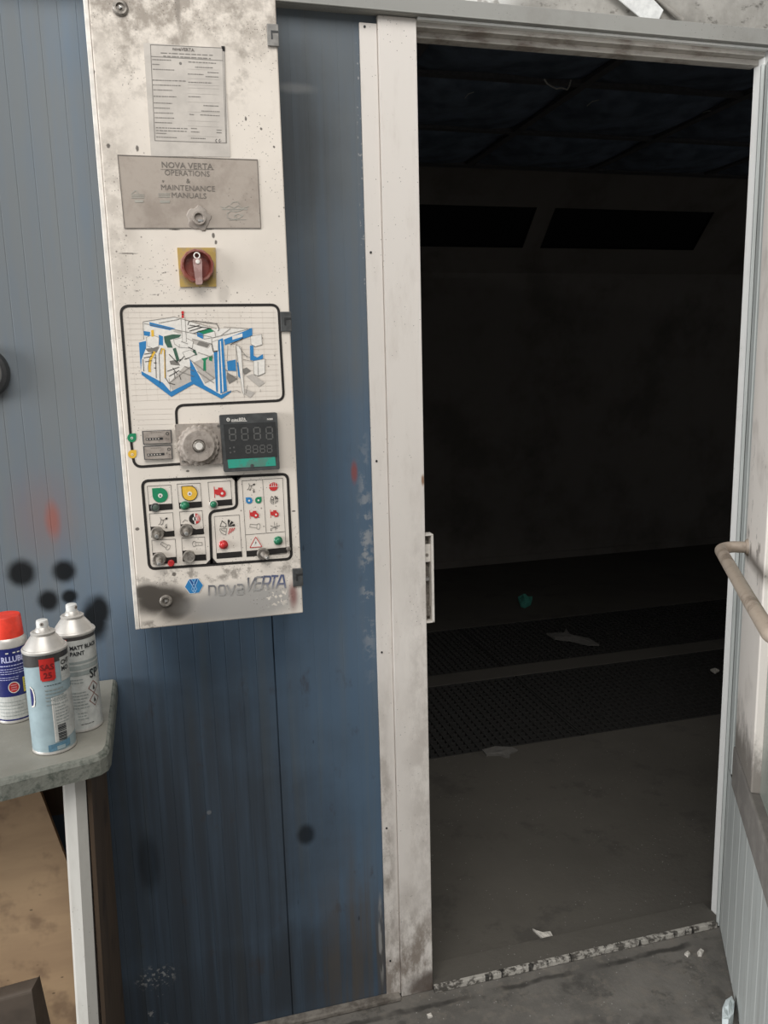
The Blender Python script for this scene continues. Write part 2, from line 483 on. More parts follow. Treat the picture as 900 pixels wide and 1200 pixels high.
LOGO = logo_ink()


# ------------------------------------------------------------------ mesh builder
class MB:
    def __init__(s):
        s.v, s.f, s.mi, s.mats = [], [], [], []

    def _m(s, mat):
        if mat not in s.mats:
            s.mats.append(mat)
        return s.mats.index(mat)

    def add(s, verts, faces, mat):
        o = len(s.v)
        s.v += [tuple(p) for p in verts]
        k = s._m(mat)
        for f in faces:
            s.f.append(tuple(i + o for i in f))
            s.mi.append(k)
        return s

    def box(s, x0, x1, y0, y1, z0, z1, mat):
        v = [(x0, y0, z0), (x1, y0, z0), (x1, y1, z0), (x0, y1, z0), (x0, y0, z1), (x1, y0, z1), (x1, y1, z1), (x0, y1, z1)]
        return s.add(v, [(0, 3, 2, 1), (4, 5, 6, 7), (0, 1, 5, 4), (1, 2, 6, 5), (2, 3, 7, 6), (3, 0, 4, 7)], mat)

    def prism_y(s, pts, y0, y1, mat, side=None):
        """polygon of the x,z plane extruded from y0 (front) to y1"""
        a = sum(pts[i][0] * pts[(i + 1) % len(pts)][1] - pts[(i + 1) % len(pts)][0] * pts[i][1] for i in range(len(pts)))
        if a < 0:
            pts = pts[::-1]
        n = len(pts)
        v = [(x, y0, z) for x, z in pts] + [(x, y1, z) for x, z in pts]
        tri = tessellate_polygon([[Vector((x, z, 0)) for x, z in pts]])
        fr = []
        for t in tri:
            p = [pts[i] for i in t]
            ar = (p[1][0] - p[0][0]) * (p[2][1] - p[0][1]) - (p[2][0] - p[0][0]) * (p[1][1] - p[0][1])
            fr.append(tuple(t) if ar > 0 else tuple(t[::-1]))
        s.add(v, fr + [tuple(i + n for i in t[::-1]) for t in fr], mat)
        s.add(v, [(i, i + n, (i + 1) % n + n, (i + 1) % n) for i in range(n)], side or mat)
        return s

    def flat(s, pts, y, mat):
        """a printed area: polygon of the x,z plane facing -y"""
        if len(pts) < 3:
            return s
        tri = tessellate_polygon([[Vector((x, z, 0)) for x, z in pts]])
        fr = []
        for t in tri:
            p = [pts[i] for i in t]
            ar = (p[1][0] - p[0][0]) * (p[2][1] - p[0][1]) - (p[2][0] - p[0][0]) * (p[1][1] - p[0][1])
            fr.append(tuple(t) if ar > 0 else tuple(t[::-1]))
        return s.add([(x, y, z) for x, z in pts], fr, mat)

    def stroke(s, pts, w, y, mat, closed=False):
        """a printed line of width w along x,z points"""
        P = [Vector(p) for p in pts]
        n = len(P)
        L, R = [], []
        for i in range(n):
            a = P[i - 1] if (i > 0 or closed) else None
            b = P[(i + 1) % n] if (i < n - 1 or closed) else None
            d1 = (P[i] - a).normalized() if a is not None and (P[i] - a).length > 1e-9 else None
            d2 = (b - P[i]).normalized() if b is not None and (b - P[i]).length > 1e-9 else None
            d1 = d1 or d2
            d2 = d2 or d1
            t = d1 + d2
            t = t.normalized() if t.length > 1e-6 else d1
            nn = Vector((-t.y, t.x))
            c = max(0.45, abs(nn.dot(Vector((-d1.y, d1.x)))))
            L.append(P[i] + nn * (w / 2 / c))
            R.append(P[i] - nn * (w / 2 / c))
        v = [(p.x, y, p.y) for p in L] + [(p.x, y, p.y) for p in R]
        m = n if closed else n - 1
        return s.add(v, [(i + n, (i + 1) % n + n, (i + 1) % n, i) for i in range(m)], mat)

    def lathe(s, prof, mat, c=(0, 0, 0), axis='Z', seg=32, mats=None, gear=None):
        """prof = [(radius, height)...]; axis 'Z' up or 'Y' (height grows towards -y)"""
        v, fs = [], []
        rings = []
        for j, (r, h) in enumerate(prof):
            if r < 1e-7:
                rings.append([len(v)])
                v.append((0, 0, h))
            else:
                ids = []
                for k in range(seg):
                    a = 2 * PI * k / seg
                    rr = r * (gear(a, j) if gear else 1.0)
                    ids.append(len(v))
                    v.append((rr * math.cos(a), rr * math.sin(a), h))
                rings.append(ids)
        if axis == 'Y':
            v = [(p[0], -p[2], p[1]) for p in v]
        v = [(p[0] + c[0], p[1] + c[1], p[2] + c[2]) for p in v]
        o = len(s.v)
        s.v += v
        for j in range(len(prof) - 1):
            A, B = rings[j], rings[j + 1]
            k0 = s._m(mats[j] if mats else mat)
            for k in range(seg):
                k1 = (k + 1) % seg
                if len(A) == 1 and len(B) == 1:
                    continue
                if len(A) == 1:
                    f = (A[0], B[k], B[k1])[::-1] if False else (A[0], B[k1], B[k])[::-1]
                elif len(B) == 1:
                    f = (A[k], A[k1], B[0])
                else:
                    f = (A[k], A[k1], B[k1], B[k])
                s.f.append(tuple(i + o for i in f))
                s.mi.append(k0)
        return s

    def tube(s, pts, r, mat, seg=12, caps=True):
        P = [Vector(p) for p in pts]
        n = len(P)
        rad = r if isinstance(r, (list, tuple)) else [r] * n
        rings = []
        prev = None
        v = []
        for i in range(n):
            t = (P[min(i + 1, n - 1)] - P[max(i - 1, 0)]).normalized()
            if prev is None:
                u = t.orthogonal().normalized()
            else:
                u = (prev - t * prev.dot(t)).normalized()
            prev = u
            w = t.cross(u)
            ids = []
            for k in range(seg):
                a = 2 * PI * k / seg
                ids.append(len(v))
                v.append(P[i] + (u * math.cos(a) + w * math.sin(a)) * rad[i])
            rings.append(ids)
        f = []
        for i in range(n - 1):
            for k in range(seg):
                k1 = (k + 1) % seg
                f.append((rings[i][k], rings[i][k1], rings[i + 1][k1], rings[i + 1][k]))
        if caps:
            f.append(tuple(rings[0][::-1]))
            f.append(tuple(rings[-1]))
        return s.add(v, f, mat)

    def text(s, txt, x, z, size, y, mat, align='CENTER', bold=0.0, sx=1.0, warp=None, shear=0.0):
        vs, fs = glyphs(txt, align, bold, shear)
        q = [(x + a * size * sx, y, z + b * size) for a, b in vs]
        if warp:
            q = [warp(p) for p in q]
        return s.add(q, fs, mat)

    def build(s, name, parent=None, smooth=None, bevel=0.0, seg=2, loc=None, rot=None):
        me = bpy.data.meshes.new(name)
        me.from_pydata(s.v, [], s.f)
        for m in s.mats:
            me.materials.append(m)
        me.polygons.foreach_set('material_index', s.mi)
        me.update()
        if smooth is not None:
            me.polygons.foreach_set('use_smooth', [True] * len(me.polygons))
            me.set_sharp_from_angle(angle=math.radians(smooth))
        o = bpy.data.objects.new(name, me)
        COL.objects.link(o)
        if parent is not None:
            o.parent = parent
        if loc:
            o.location = loc
        if rot:
            o.rotation_euler = rot
        if bevel:
            b = o.modifiers.new('bevel', 'BEVEL')
            b.width = bevel
            b.segments = seg
            b.limit_method = 'ANGLE'
            b.angle_limit = math.radians(40)
        return o


_gl = {}


def glyphs(txt, align, bold, shear=0.0):
    key = (txt, align, bold, shear)
    if key not in _gl:
        cu = bpy.data.curves.new('lettering', 'FONT')
        cu.body = txt
        cu.align_x = align
        cu.size = 1.0
        cu.offset = bold
        cu.shear = shear
        cu.resolution_u = 2
        ob = bpy.data.objects.new('lettering', cu)
        COL.objects.link(ob)
        bpy.context.view_layer.update()
        me = bpy.data.meshes.new_from_object(ob.evaluated_get(bpy.context.evaluated_depsgraph_get()))
        vs = [(v.co.x, v.co.y) for v in me.vertices]
        fs = []
        for p in me.polygons:
            ids = list(p.vertices)
            fs.append(tuple(ids if p.normal.z > 0 else ids[::-1]))
        bpy.data.objects.remove(ob)
        bpy.data.curves.remove(cu)
        bpy.data.meshes.remove(me)
        _gl[key] = (vs, fs)
    return _gl[key]


def tag(o, label, cat, group=None, kind=None):
    o['label'] = label
    o['category'] = cat
    if group:
        o['group'] = group
    if kind:
        o['kind'] = kind
    return o


def thing(name, loc, label, cat, group=None, kind=None, rz=0.0):
    o = bpy.data.objects.new(name, None)
    o.empty_display_size = 0.05
    COL.objects.link(o)
    o.location = loc
    o.rotation_euler = (0, 0, rz)
    return tag(o, label, cat, group, kind)


def circ(cx, cz, r, n=24, a0=0.0, a1=2 * PI, rz=None):
    full = abs(a1 - a0 - 2 * PI) < 1e-6
    k = n if full else n + 1
    return [(cx + r * math.cos(a0 + (a1 - a0) * i / n), cz + (rz or r) * math.sin(a0 + (a1 - a0) * i / n)) for i in range(k)]


def rounded(pts, r, n=6, closed=True):
    """polyline with its corners rounded"""
    out = []
    m = len(pts)
    for i in range(m):
        p = Vector(pts[i])
        if not closed and i in (0, m - 1):
            out.append(tuple(p))
            continue
        a, b = Vector(pts[i - 1]), Vector(pts[(i + 1) % m])
        ra = min(r, (a - p).length * 0.49)
        rb = min(r, (b - p).length * 0.49)
        A = p + (a - p).normalized() * ra
        B = p + (b - p).normalized() * rb
        for k in range(n + 1):
            t = k / n
            out.append(tuple(A * (1 - t) ** 2 + p * 2 * t * (1 - t) + B * t * t))
    return out


# ------------------------------------------------------------------ the setting
X_SEAM = -0.317
DL, DR, DTOP = 0.0, 0.742, 2.0          # doorway
WT = 0.06                                # wall thickness


def grooved(mb, x0, x1, z0, z1, y, mat, first, step, depth=0.0012, seam=None):
    xs = []
    k = math.ceil((x0 - first) / step)
    while first + k * step < x1 - 0.004:
        x = first + k * step
        if x > x0 + 0.004 and (seam is None or abs(x - seam) > 0.008):
            xs += [(x - 0.0010, 0), (x, depth), (x + 0.0010, 0)]
        k += 1
    if seam is not None and x0 < seam < x1:
        xs += [(seam - 0.0016, 0), (seam - 0.0012, 0.006), (seam + 0.0012, 0.006), (seam + 0.0016, 0)]
    xs = [(x0, 0)] + sorted(xs) + [(x1, 0)]
    v, f = [], []
    for x, d in xs:
        v += [(x, y + d, z0), (x, y + d, z1)]
    for i in range(len(xs) - 1):
        f.append((2 * i, 2 * i + 2, 2 * i + 3, 2 * i + 1))
    mb.add(v, f, mat)


w = MB()
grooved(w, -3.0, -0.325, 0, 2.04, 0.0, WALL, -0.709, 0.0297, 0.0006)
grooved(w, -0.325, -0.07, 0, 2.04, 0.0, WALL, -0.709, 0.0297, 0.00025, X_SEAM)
w.add([(-3, WT, 0), (-0.07, WT, 0), (-0.07, WT, 2.04), (-3, WT, 2.04)], [(0, 3, 2, 1)], BOOTHW)
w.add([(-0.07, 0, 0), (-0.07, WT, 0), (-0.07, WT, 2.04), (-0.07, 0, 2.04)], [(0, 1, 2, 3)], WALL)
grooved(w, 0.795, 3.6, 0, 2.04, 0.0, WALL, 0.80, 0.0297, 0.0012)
w.add([(0.795, WT, 0), (3.6, WT, 0), (3.6, WT, 2.04), (0.795, WT, 2.04)], [(0, 3, 2, 1)], BOOTHW)
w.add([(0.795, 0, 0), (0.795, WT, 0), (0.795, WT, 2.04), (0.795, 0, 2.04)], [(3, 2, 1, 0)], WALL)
tag(w.build('wall_front'), 'blue ribbed booth wall with black test sprays behind the control cabinet', 'wall', None, 'structure')

w = MB()
w.box(-3.0, 3.6, 0.002, WT, 2.04, 3.1, UPPER)
tag(w.build('wall_upper'), 'dirty pale wall above the grey beam over the doorway', 'wall', None, 'structure')

w = MB()
w.box(-3.0, 3.6, -0.022, 0.002, 2.036, 2.068, BEAM)
w.box(-3.0, 3.6, -0.026, -0.022, 2.0365, 2.0395, BEAM)
tag(w.build('trim_1', None, None, 0.0012), 'grey steel beam running along the wall above the doorway', 'beam', None, 'structure')

# left jamb with its cover strip and the keeper of the lock
jamb = thing('trim_2', (0, 0, 0), 'wide white door jamb at the left of the dark doorway', 'door jamb', None, 'structure')
w = MB()
w.box(-0.0705, 0.004, -0.010, 0.085, 0.0, 2.0355, JAMB)
w.build('jamb_post', jamb, None, 0.0025)
w = MB()
w.box(-0.104, -0.071, -0.005, -0.0002, 0.006, 2.022, JAMB)
w.build('cover_strip', jamb, None, 0.001)
for z in (2.015, 1.62, 1.22, 0.82, 0.42, 0.095):
    w = MB()
    w.lathe([(0.0022, 0.0), (0.0022, 0.0012), (0.0, 0.0014)], BLACKP, (-0.094, -0.0051, z), 'Y', 10)
    w.build('screw', jamb, 30)
w = MB()
kz0, kz1 = 0.872, 1.062
w.add([(0, 0, 0)], [], STEEL)
ky = 0.006
KX = at_y(508.5, 660, ky - 0.012).x
KM = at_y(505.6, 660, ky - 0.012).x
w.box(0.0042, KX, ky - 0.012, ky + 0.012, kz1 - 0.003, kz1, CREAM)
w.box(KM, KX, ky - 0.012, ky + 0.012, kz0, kz1 - 0.003, CREAM)
w.box(0.0042, KX, ky - 0.012, ky + 0.012, kz0, kz0 + 0.003, CREAM)
kp = w.build('lock_keeper', jamb, None, 0.0008)
w = MB()
w.box(0.0042, KM - 0.0002, ky - 0.006, ky - 0.002, 1.003, 1.040, CREAM)
w.lathe([(0.0035, 0), (0.0035, 0.001), (0.002, 0.0012), (0, 0.0004)], STEELD, (0.0095, ky - 0.006, 1.018), 'Y', 12)
w.build('keeper_plate', kp)
w = MB()
w.box(0.0042, KM - 0.0002, ky + 0.006, ky + 0.010, 0.876, 1.058, STEELD)
w.box(0.0045, 0.0150, ky - 0.004, ky + 0.006, 0.962, 0.968, STEEL)
w.box(0.0045, 0.0165, ky - 0.002, ky + 0.006, 0.885, 0.905, STEELD)
w.build('keeper_back', kp)

w = MB()                                                     # right jamb, open rebate towards the door
w.box(0.7685, 0.795, -0.002, 0.030, 0.0, 2.0355, JAMBR)
tag(w.build('trim_3', None, None, 0.002), 'slim white door jamb at the right of the dark doorway', 'door jamb', None, 'structure')

w = MB()                                                     # head of the frame, stepped
w.box(0.0045, 0.7680, -0.004, 0.040, 2.0225, 2.0358, HEAD)
w.box(0.0045, 0.7680, -0.016, -0.004, 2.0310, 2.0358, JAMBR)
w.box(0.0045, 0.7680, 0.014, 0.040, 2.0115, 2.0225, HEAD)
tag(w.build('trim_4', None, None, 0.0012), 'stained stepped door head across the top of the doorway', 'door head', None, 'structure')

w = MB()                                                     # threshold
w.box(0.0045, 0.750, -0.022, -0.0095, 0.0005, 0.0150, THRESH)
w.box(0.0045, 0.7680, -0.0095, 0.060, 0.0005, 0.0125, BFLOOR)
tag(w.build('trim_5', None, None, 0.002), 'worn white painted threshold at the foot of the doorway', 'threshold', None, 'structure')
w = MB()
w.box(-3.0, -0.075, -0.022, -0.0005, 0.0005, 0.012, KERB)
tag(w.build('trim_6', None, None, 0.003), 'dirty kerb at the foot of the blue wall', 'kerb', None, 'structure')

w = MB()
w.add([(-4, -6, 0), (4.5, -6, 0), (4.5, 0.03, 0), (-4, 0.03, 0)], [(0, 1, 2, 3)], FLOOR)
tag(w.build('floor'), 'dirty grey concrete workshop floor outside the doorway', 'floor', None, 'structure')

# booth shell
BX0, BX1, BY0, BY1, BZ = -2.2, 4.6, WT, 3.687, 2.553
PITS = [(1.04, 1.68), (1.80, 2.40)]
GX0, GX1 = -0.7, 3.9
w = MB()
ys = [0.03, 1.04, 1.68, 1.80, 2.40, BY1 + 0.05]
for a, b in ((0.03, 1.04), (1.68, 1.80), (2.40, BY1 + 0.05)):
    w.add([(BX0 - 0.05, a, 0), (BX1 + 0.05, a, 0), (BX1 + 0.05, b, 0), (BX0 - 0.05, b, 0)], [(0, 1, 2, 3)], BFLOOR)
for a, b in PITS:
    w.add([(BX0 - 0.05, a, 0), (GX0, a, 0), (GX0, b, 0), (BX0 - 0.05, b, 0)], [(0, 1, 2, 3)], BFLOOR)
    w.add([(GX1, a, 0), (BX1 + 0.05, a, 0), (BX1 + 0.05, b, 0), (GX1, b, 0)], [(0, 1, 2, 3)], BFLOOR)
    z = -0.35
    w.add([(GX0, a, z), (GX1, a, z), (GX1, b, z), (GX0, b, z), (GX0, a, 0), (GX1, a, 0), (GX1, b, 0), (GX0, b, 0)],
          [(0, 1, 2, 3), (0, 4, 5, 1), (1, 5, 6, 2), (2, 6, 7, 3), (3, 7, 4, 0)], BOOTHW)
tag(w.build('floor_booth'), 'dusty concrete floor inside the dark booth', 'floor', None, 'structure')
w = MB()
w.add([(BX0, BY1, 0), (BX1, BY1, 0), (BX1, BY1, 2.02), (BX0, BY1, 2.02)], [(0, 1, 2, 3)], BOOTHW)
w.box(BX0, BX1, BY1 - 0.012, BY1, 0.0, 0.05, BOOTHW)
w.box(BX0, BX1, BY1 - 0.006, BY1, 1.985, 2.02, BOOTHW)
tag(w.build('wall_back'), 'dark dusty rear wall at the far side of the booth', 'wall', None, 'structure')
w = MB()
w.add([(BX0, BY0, 0), (BX0, BY1, 0), (BX0, BY1, BZ), (BX0, BY0, BZ)], [(0, 1, 2, 3)], BOOTHW)
tag(w.build('wall_left'), 'dark left end wall inside the booth', 'wall', None, 'structure')
w = MB()
w.add([(BX1, BY0, 0), (BX1, BY1, 0), (BX1, BY1, BZ), (BX1, BY0, BZ)], [(3, 2, 1, 0)], BOOTHW)
tag(w.build('wall_right'), 'dark right end wall inside the booth', 'wall', None, 'structure')

# sloping cornice with its recessed light boxes
def slope(x, t, off=0.0):
    """t = 0 at the rear wall, 0.533 at the ceiling, off = depth behind the slope"""
    return (x, BY1 - t + off * 0.7071, 2.02 + t + off * 0.7071)


LIGHTS = [(0.80, 1.846), (1.972, 3.142)]
LT0, LT1 = 0.145, 0.358
w = MB()
xs = [BX0] + [x for p in LIGHTS for x in p] + [BX1]
for i in range(len(xs) - 1):
    a, b = xs[i], xs[i + 1]
    if i % 2 == 0:
        w.add([slope(a, 0), slope(b, 0), slope(b, 0.533), slope(a, 0.533)], [(0, 1, 2, 3)], BOOTHW)
    else:
        w.add([slope(a, 0), slope(b, 0), slope(b, LT0), slope(a, LT0)], [(0, 1, 2, 3)], BOOTHW)
        w.add([slope(a, LT1), slope(b, LT1), slope(b, 0.533), slope(a, 0.533)], [(0, 1, 2, 3)], BOOTHW)
tag(w.build('trim_7'), 'sloping band between rear wall and ceiling inside the booth', 'cornice', None, 'structure')
LBOX = plain('light_box_inside', (0.02, 0.02, 0.022), 0.6)
LGLASS = NT('dusty_light_glass', 0.35)
LGLASS.color((0.022, 0.022, 0.024))
LGLASS = LGLASS.mat
ll = {0: 'unlit dark light box high in the booth, cut by the left jamb',
      1: 'wider unlit dark light box high in the booth, nearer the right jamb'}
for i in (0, 1):
    a, b = LIGHTS[i]
    lt = thing('light_box', slope((a + b) / 2, 0.25), ll[i], 'light', 'unlit light boxes in the booth')
    L0 = Vector(lt.location)

    def sl(x, t, off):
        return tuple(Vector(slope(x, t, off)) - L0)
    w = MB()
    v = [sl(a, LT0, 0), sl(b, LT0, 0), sl(b, LT1, 0), sl(a, LT1, 0), sl(a, LT0, .06), sl(b, LT0, .06), sl(b, LT1, .06), sl(a, LT1, .06)]
    w.add(v, [(0, 1, 5, 4), (1, 2, 6, 5), (2, 3, 7, 6), (3, 0, 4, 7), (4, 5, 6, 7)], LBOX)
    w.build('housing', lt)
    w = MB()
    e = 0.004
    v = [sl(a + e, LT0 + e, .018), sl(b - e, LT0 + e, .018), sl(b - e, LT1 - e, .018), sl(a + e, LT1 - e, .018),
         sl(a + e, LT0 + e, .023), sl(b - e, LT0 + e, .023), sl(b - e, LT1 - e, .023), sl(a + e, LT1 - e, .023)]
    w.add(v, [(0, 1, 2, 3), (7, 6, 5, 4), (0, 4, 5, 1), (1, 5, 6, 2), (2, 6, 7, 3), (3, 7, 4, 0)], LGLASS)
    w.build('glass_pane', lt)

w = MB()
w.add([(BX0, BY0, BZ + 0.07), (BX1, BY0, BZ + 0.07), (BX1, BY1, BZ + 0.07), (BX0, BY1, BZ + 0.07)], [(3, 2, 1, 0)], BOOTHC)
tag(w.build('ceiling'), 'dark booth ceiling above the filter grid', 'ceiling', None, 'structure')
w = MB()
w.add([(BX0, BY1 - 0.533 - 0.04, BZ), (BX1, BY1 - 0.533 - 0.04, BZ), (BX1, BY1 - 0.533, BZ), (BX0, BY1 - 0.533, BZ)], [(3, 2, 1, 0)], BOOTHC)
# grid bars
CX = [-1.9 + 0.8 * k for k in range(9)]
CY = [0.35, 1.05, 1.75, 2.45, 3.11]
for x in CX:
    w.box(x - 0.02, x + 0.02, BY0, 3.12, BZ, BZ + 0.03, BOOTHC)
for y in CY:
    w.box(BX0, BX1, y - 0.02, y + 0.02, BZ + 0.001, BZ + 0.031, BOOTHC)
tag(w.build('trim_8'), 'dark booth ceiling grid seen at the top of the doorway', 'ceiling', None, 'structure')
# sagging filter mats in the grid
n = 10
v, f = [], []
for j in range(n + 1):
    for i in range(n + 1):
        u, t = i / n, j / n
        sag = 0.055 * (math.sin(PI * u) * math.sin(PI * t)) ** 0.6
        v.append(((u - 0.5) * 0.752, (t - 0.5) * 0.652, 0.02 - sag + 0.006 * math.sin(9 * u + 4 * t)))
for j in range(n):
    for i in range(n):
        a = j * (n + 1) + i
        f.append((a, a + n + 1, a + n + 2, a + 1))
mat0 = None
for yi in (1, 2, 3):
    for xi in (2, 3, 4, 5, 6):
        loc = ((CX[xi] + CX[xi + 1]) / 2, (CY[yi] + CY[yi + 1]) / 2, BZ + 0.010)
        if mat0 is None:
            mb = MB()
            mb.add(v, f, FILT)
            mat0 = mb.build('filter_mat', None, 60)
            so = mat0.modifiers.new('thickness', 'SOLIDIFY')
            so.thickness = 0.012
            so.offset = 1
            o = mat0
        else:
            o = mat0.copy()
            COL.objects.link(o)
        o.location = loc
        tag(o, 'bluish sagging filter mat in the dark booth ceiling grid', 'filter', 'filter mats in the booth ceiling')

PALE_T = plain('pale_thread', (0.88, 0.86, 0.80), 0.6)
# loose pale threads hanging from the ceiling
def thread(px, r, label, z=2.46):
    P = [at_z(a, b, z) for a, b in px]
    c = P[0].copy()
    sm = []
    for i in range(len(P) - 1):
        for k in range(4):
            sm.append(P[i].lerp(P[i + 1], k / 4) - c)
    sm.append(P[-1] - c)
    mb = MB()
    mb.tube(sm, r, PALE_T, 6)
    o = mb.build('loose_thread', None, 60)
    o.location = c
    tag(o, label, 'thread', 'loose threads under the booth ceiling')


thread([(638, 93), (641, 98), (646, 101), (652, 104), (658, 103), (665, 105), (667, 101), (669, 94)], 0.0030, 'pale U-shaped loose thread hanging under the booth ceiling')
thread([(545, 115), (549, 110), (555, 108)], 0.0018, 'small pale thread under the booth ceiling, nearest the left jamb', 2.49)
thread([(688, 124), (694, 119), (702, 117)], 0.0022, 'small pale curled thread under the booth ceiling, right of the U-shaped one', 2.49)
thread([(824, 132), (829, 130), (833, 130)], 0.0018, 'tiny pale thread under the booth ceiling, nearest the right jamb', 2.49)

# floor grates
GRM = plain('grate_steel', (0.045, 0.043, 0.04), 0.7, 0.2)
gi = 0
gl = [['left black mesh floor grate in the near row, beside the left jamb', 'middle black mesh floor grate in the near row', 'right black mesh floor grate in the near row'],
      ['left black mesh floor grate in the far row', 'middle black mesh floor grate in the far row', 'right black mesh floor grate in the far row']]
g0 = None
GXS = [0.0, 0.96, 1.92]
for ri, (a, b) in enumerate(PITS):
    for ci, gx in enumerate(GXS):
        g = thing('floor_grate', (gx + 0.48, (a + b) / 2, 0), gl[ri][ci], 'grate', 'mesh grates in the booth floor')
        dep = (b - a) / 2 - 0.003
        mb = MB()
        for s_ in (-1, 1):
            mb.box(-0.477, 0.477, s_ * dep - (0.006 if s_ > 0 else 0), s_ * dep + (0.006 if s_ < 0 else 0), -0.028, 0.0, GRM)
            mb.box(s_ * 0.477 - (0.006 if s_ > 0 else 0), s_ * 0.477 + (0.006 if s_ < 0 else 0), -dep, dep, -0.028, 0.0, GRM)
        mb.build('grate_frame', g)
        mb = MB()
        nx, ny = 30, int(dep * 2 / 0.032)
        for k in range(1, nx):
            x = -0.477 + 0.954 * k / nx
            mb.box(x - 0.002, x + 0.002, -dep + 0.006, dep - 0.006, -0.024, -0.002, GRM)
        for k in range(1, ny):
            y = -dep + 2 * dep * k / ny
            mb.box(-0.471, 0.471, y - 0.002, y + 0.002, -0.022, -0.003, GRM)
        mb.build('mesh_bars', g)

# the rest of the pits is covered by plain plates
for ri, (a, b) in enumerate(PITS):
    for (x0, x1) in ((GX0, -0.002), (2.882, GX1)):
        pass

# scraps
def scrap(name, pts, z, thick, mat, label, cat='scrap', group=None, crumple=0.0, seed=0):
    """a torn flat piece lying on a surface, its edge uneven"""
    rnd = random.Random(seed)
    cx = sum(p[0] for p in pts) / len(pts)
    cy = sum(p[1] for p in pts) / len(pts)
    n = len(pts)
    rings = 3
    v = [(0, 0, thick + crumple * 0.6)]
    for j in range(1, rings + 1):
        for i, (x, y) in enumerate(pts):
            k = j / rings
            zz = thick + crumple * rnd.random() * (1 - k * 0.7)
            v.append(((x - cx) * k, (y - cy) * k, zz))
    base = len(v)
    for x, y in pts:
        v.append((x - cx, y - cy, 0))
    f = [(0, 1 + i, 1 + (i + 1) % n) for i in range(n)]
    for j in range(rings - 1):
        for i in range(n):
            a, b = 1 + j * n + i, 1 + j * n + (i + 1) % n
            f.append((a, a + n, b + n, b))
    o2 = 1 + (rings - 1) * n
    for i in range(n):
        f.append((o2 + i, base + i, base + (i + 1) % n, o2 + (i + 1) % n))
    f.append(tuple(base + i for i in range(n))[::-1])
    mb = MB()
    mb.add(v, f, mat)
    o = mb.build(name)
    o.location = (cx, cy, z)
    tag(o, label, cat, group)
    return o


def scrap_px(name, px, z, *a, **k):
    return scrap(name, [tuple(at_z(x, y, z).xy) for x, y in px], z, *a, **k)


PALE = plain('pale_scrap', (0.62, 0.58, 0.52), 0.8)
GREENS = plain('green_scrap', (0.12, 0.50, 0.40), 0.6)
scrap_px('plastic_scrap', [(607, 703), (614, 700), (621, 704), (624, 702), (622, 709), (615, 713), (610, 711)], 0.002, 0.008, GREENS,
         'small green plastic scrap on the dark booth floor', 'scrap', None, 0.05, 2)
DULL = plain('dull_paper', (0.17, 0.16, 0.145), 0.9)
scrap_px('paper_scrap', [(640, 744), (661, 743), (663, 738), (666, 745), (690, 750), (702, 757), (690, 757), (668, 752), (650, 750)], 0.0, 0.006, DULL,
         'long dull paper scrap lying across the far floor grates', 'scrap', None, 0.02, 3)
scrap_px('paper_scrap', [(565, 880), (580, 876), (600, 877), (607, 880), (598, 884), (597, 889), (585, 886), (570, 886)], 0.0, 0.004, DULL,
         'dull torn paper scrap at the near edge of the grate', 'scrap', None, 0.008, 4)
scrap_px('paper_scrap', [(832, 786), (838, 784), (843, 787), (838, 790)], 0.0, 0.004, PALE,
         'tiny pale scrap on the booth floor beside the right jamb', 'scrap', None, 0.01, 5)
scrap_px('paint_flake', [(624, 1090), (634, 1094), (645, 1093), (649, 1101), (640, 1104), (633, 1099)], 0.0, 0.003, PALE,
         'curled pale paint flake lying inside the doorway', 'flake', 'paint flakes about the threshold', 0.008, 6)
scrap_px('paint_flake', [(548, 1124), (553, 1120), (558, 1124), (555, 1130), (550, 1129)], 0.0, 0.006, PALE,
         'small round pale flake inside the doorway, nearest the left jamb', 'flake', 'paint flakes about the threshold', 0.006, 7)
scrap_px('paint_flake', [(802, 1119), (806, 1116), (809, 1119), (806, 1122)], 0.0, 0.004, PALE,
         'pale flake on the workshop floor before the threshold, left of the pair', 'flake', 'paint flakes about the threshold', 0.005, 8)
scrap_px('paint_flake', [(817, 1117), (821, 1113), (825, 1116), (822, 1121), (818, 1121)], 0.0, 0.004, PALE,
         'pale flake on the workshop floor before the threshold, right of the pair', 'flake', 'paint flakes about the threshold', 0.005, 9)
scrap_px('paint_flake', [(500, 1190), (505, 1188), (507, 1192), (502, 1194)], 0.0, 0.003, PALE,
         'pale flake on the workshop floor below the left jamb', 'flake', 'paint flakes about the threshold', 0.004, 10)
scrap_px('paper_ball', [(846, 1192), (850, 1181), (857, 1179), (860, 1186), (859, 1199), (853, 1206), (846, 1204)], 0.0, 0.02,
         plain('blue_white_paper', (0.66, 0.72, 0.72), 0.7), 'crumpled white paper at the foot of the open door', 'paper', None, 0.02, 11)

# ------------------------------------------------------------------ the open door
HP = Vector((0.7625, -0.0115, 0))
DD = Vector((-0.505, -0.863, 0)).normalized()
drz = math.atan2(DD.y, DD.x)
door = thing('door_1', HP, 'open door swung outwards at the right, with white stile and grab bar', 'door', None, 'structure', drz)
# local axes: +x along the leaf, +y = (-DD.y, DD.x) points away from the doorway, the inner face is y = 0 facing -y... 
DW = 0.76
side = Vector((-math.sin(drz), math.cos(drz), 0))
SGN = -1.0 if side.dot(Vector((-0.863, 0.505, 0))) > 0 else 1.0   # thickness goes away from the seen face


def dbox(mb, x0, x1, o0, o1, z0, z1, mat):
    """o = distance in front of the seen face"""
    y0, y1 = sorted((-SGN * o0, -SGN * o1))
    return mb.box(x0, x1, y0, y1, z0, z1, mat)


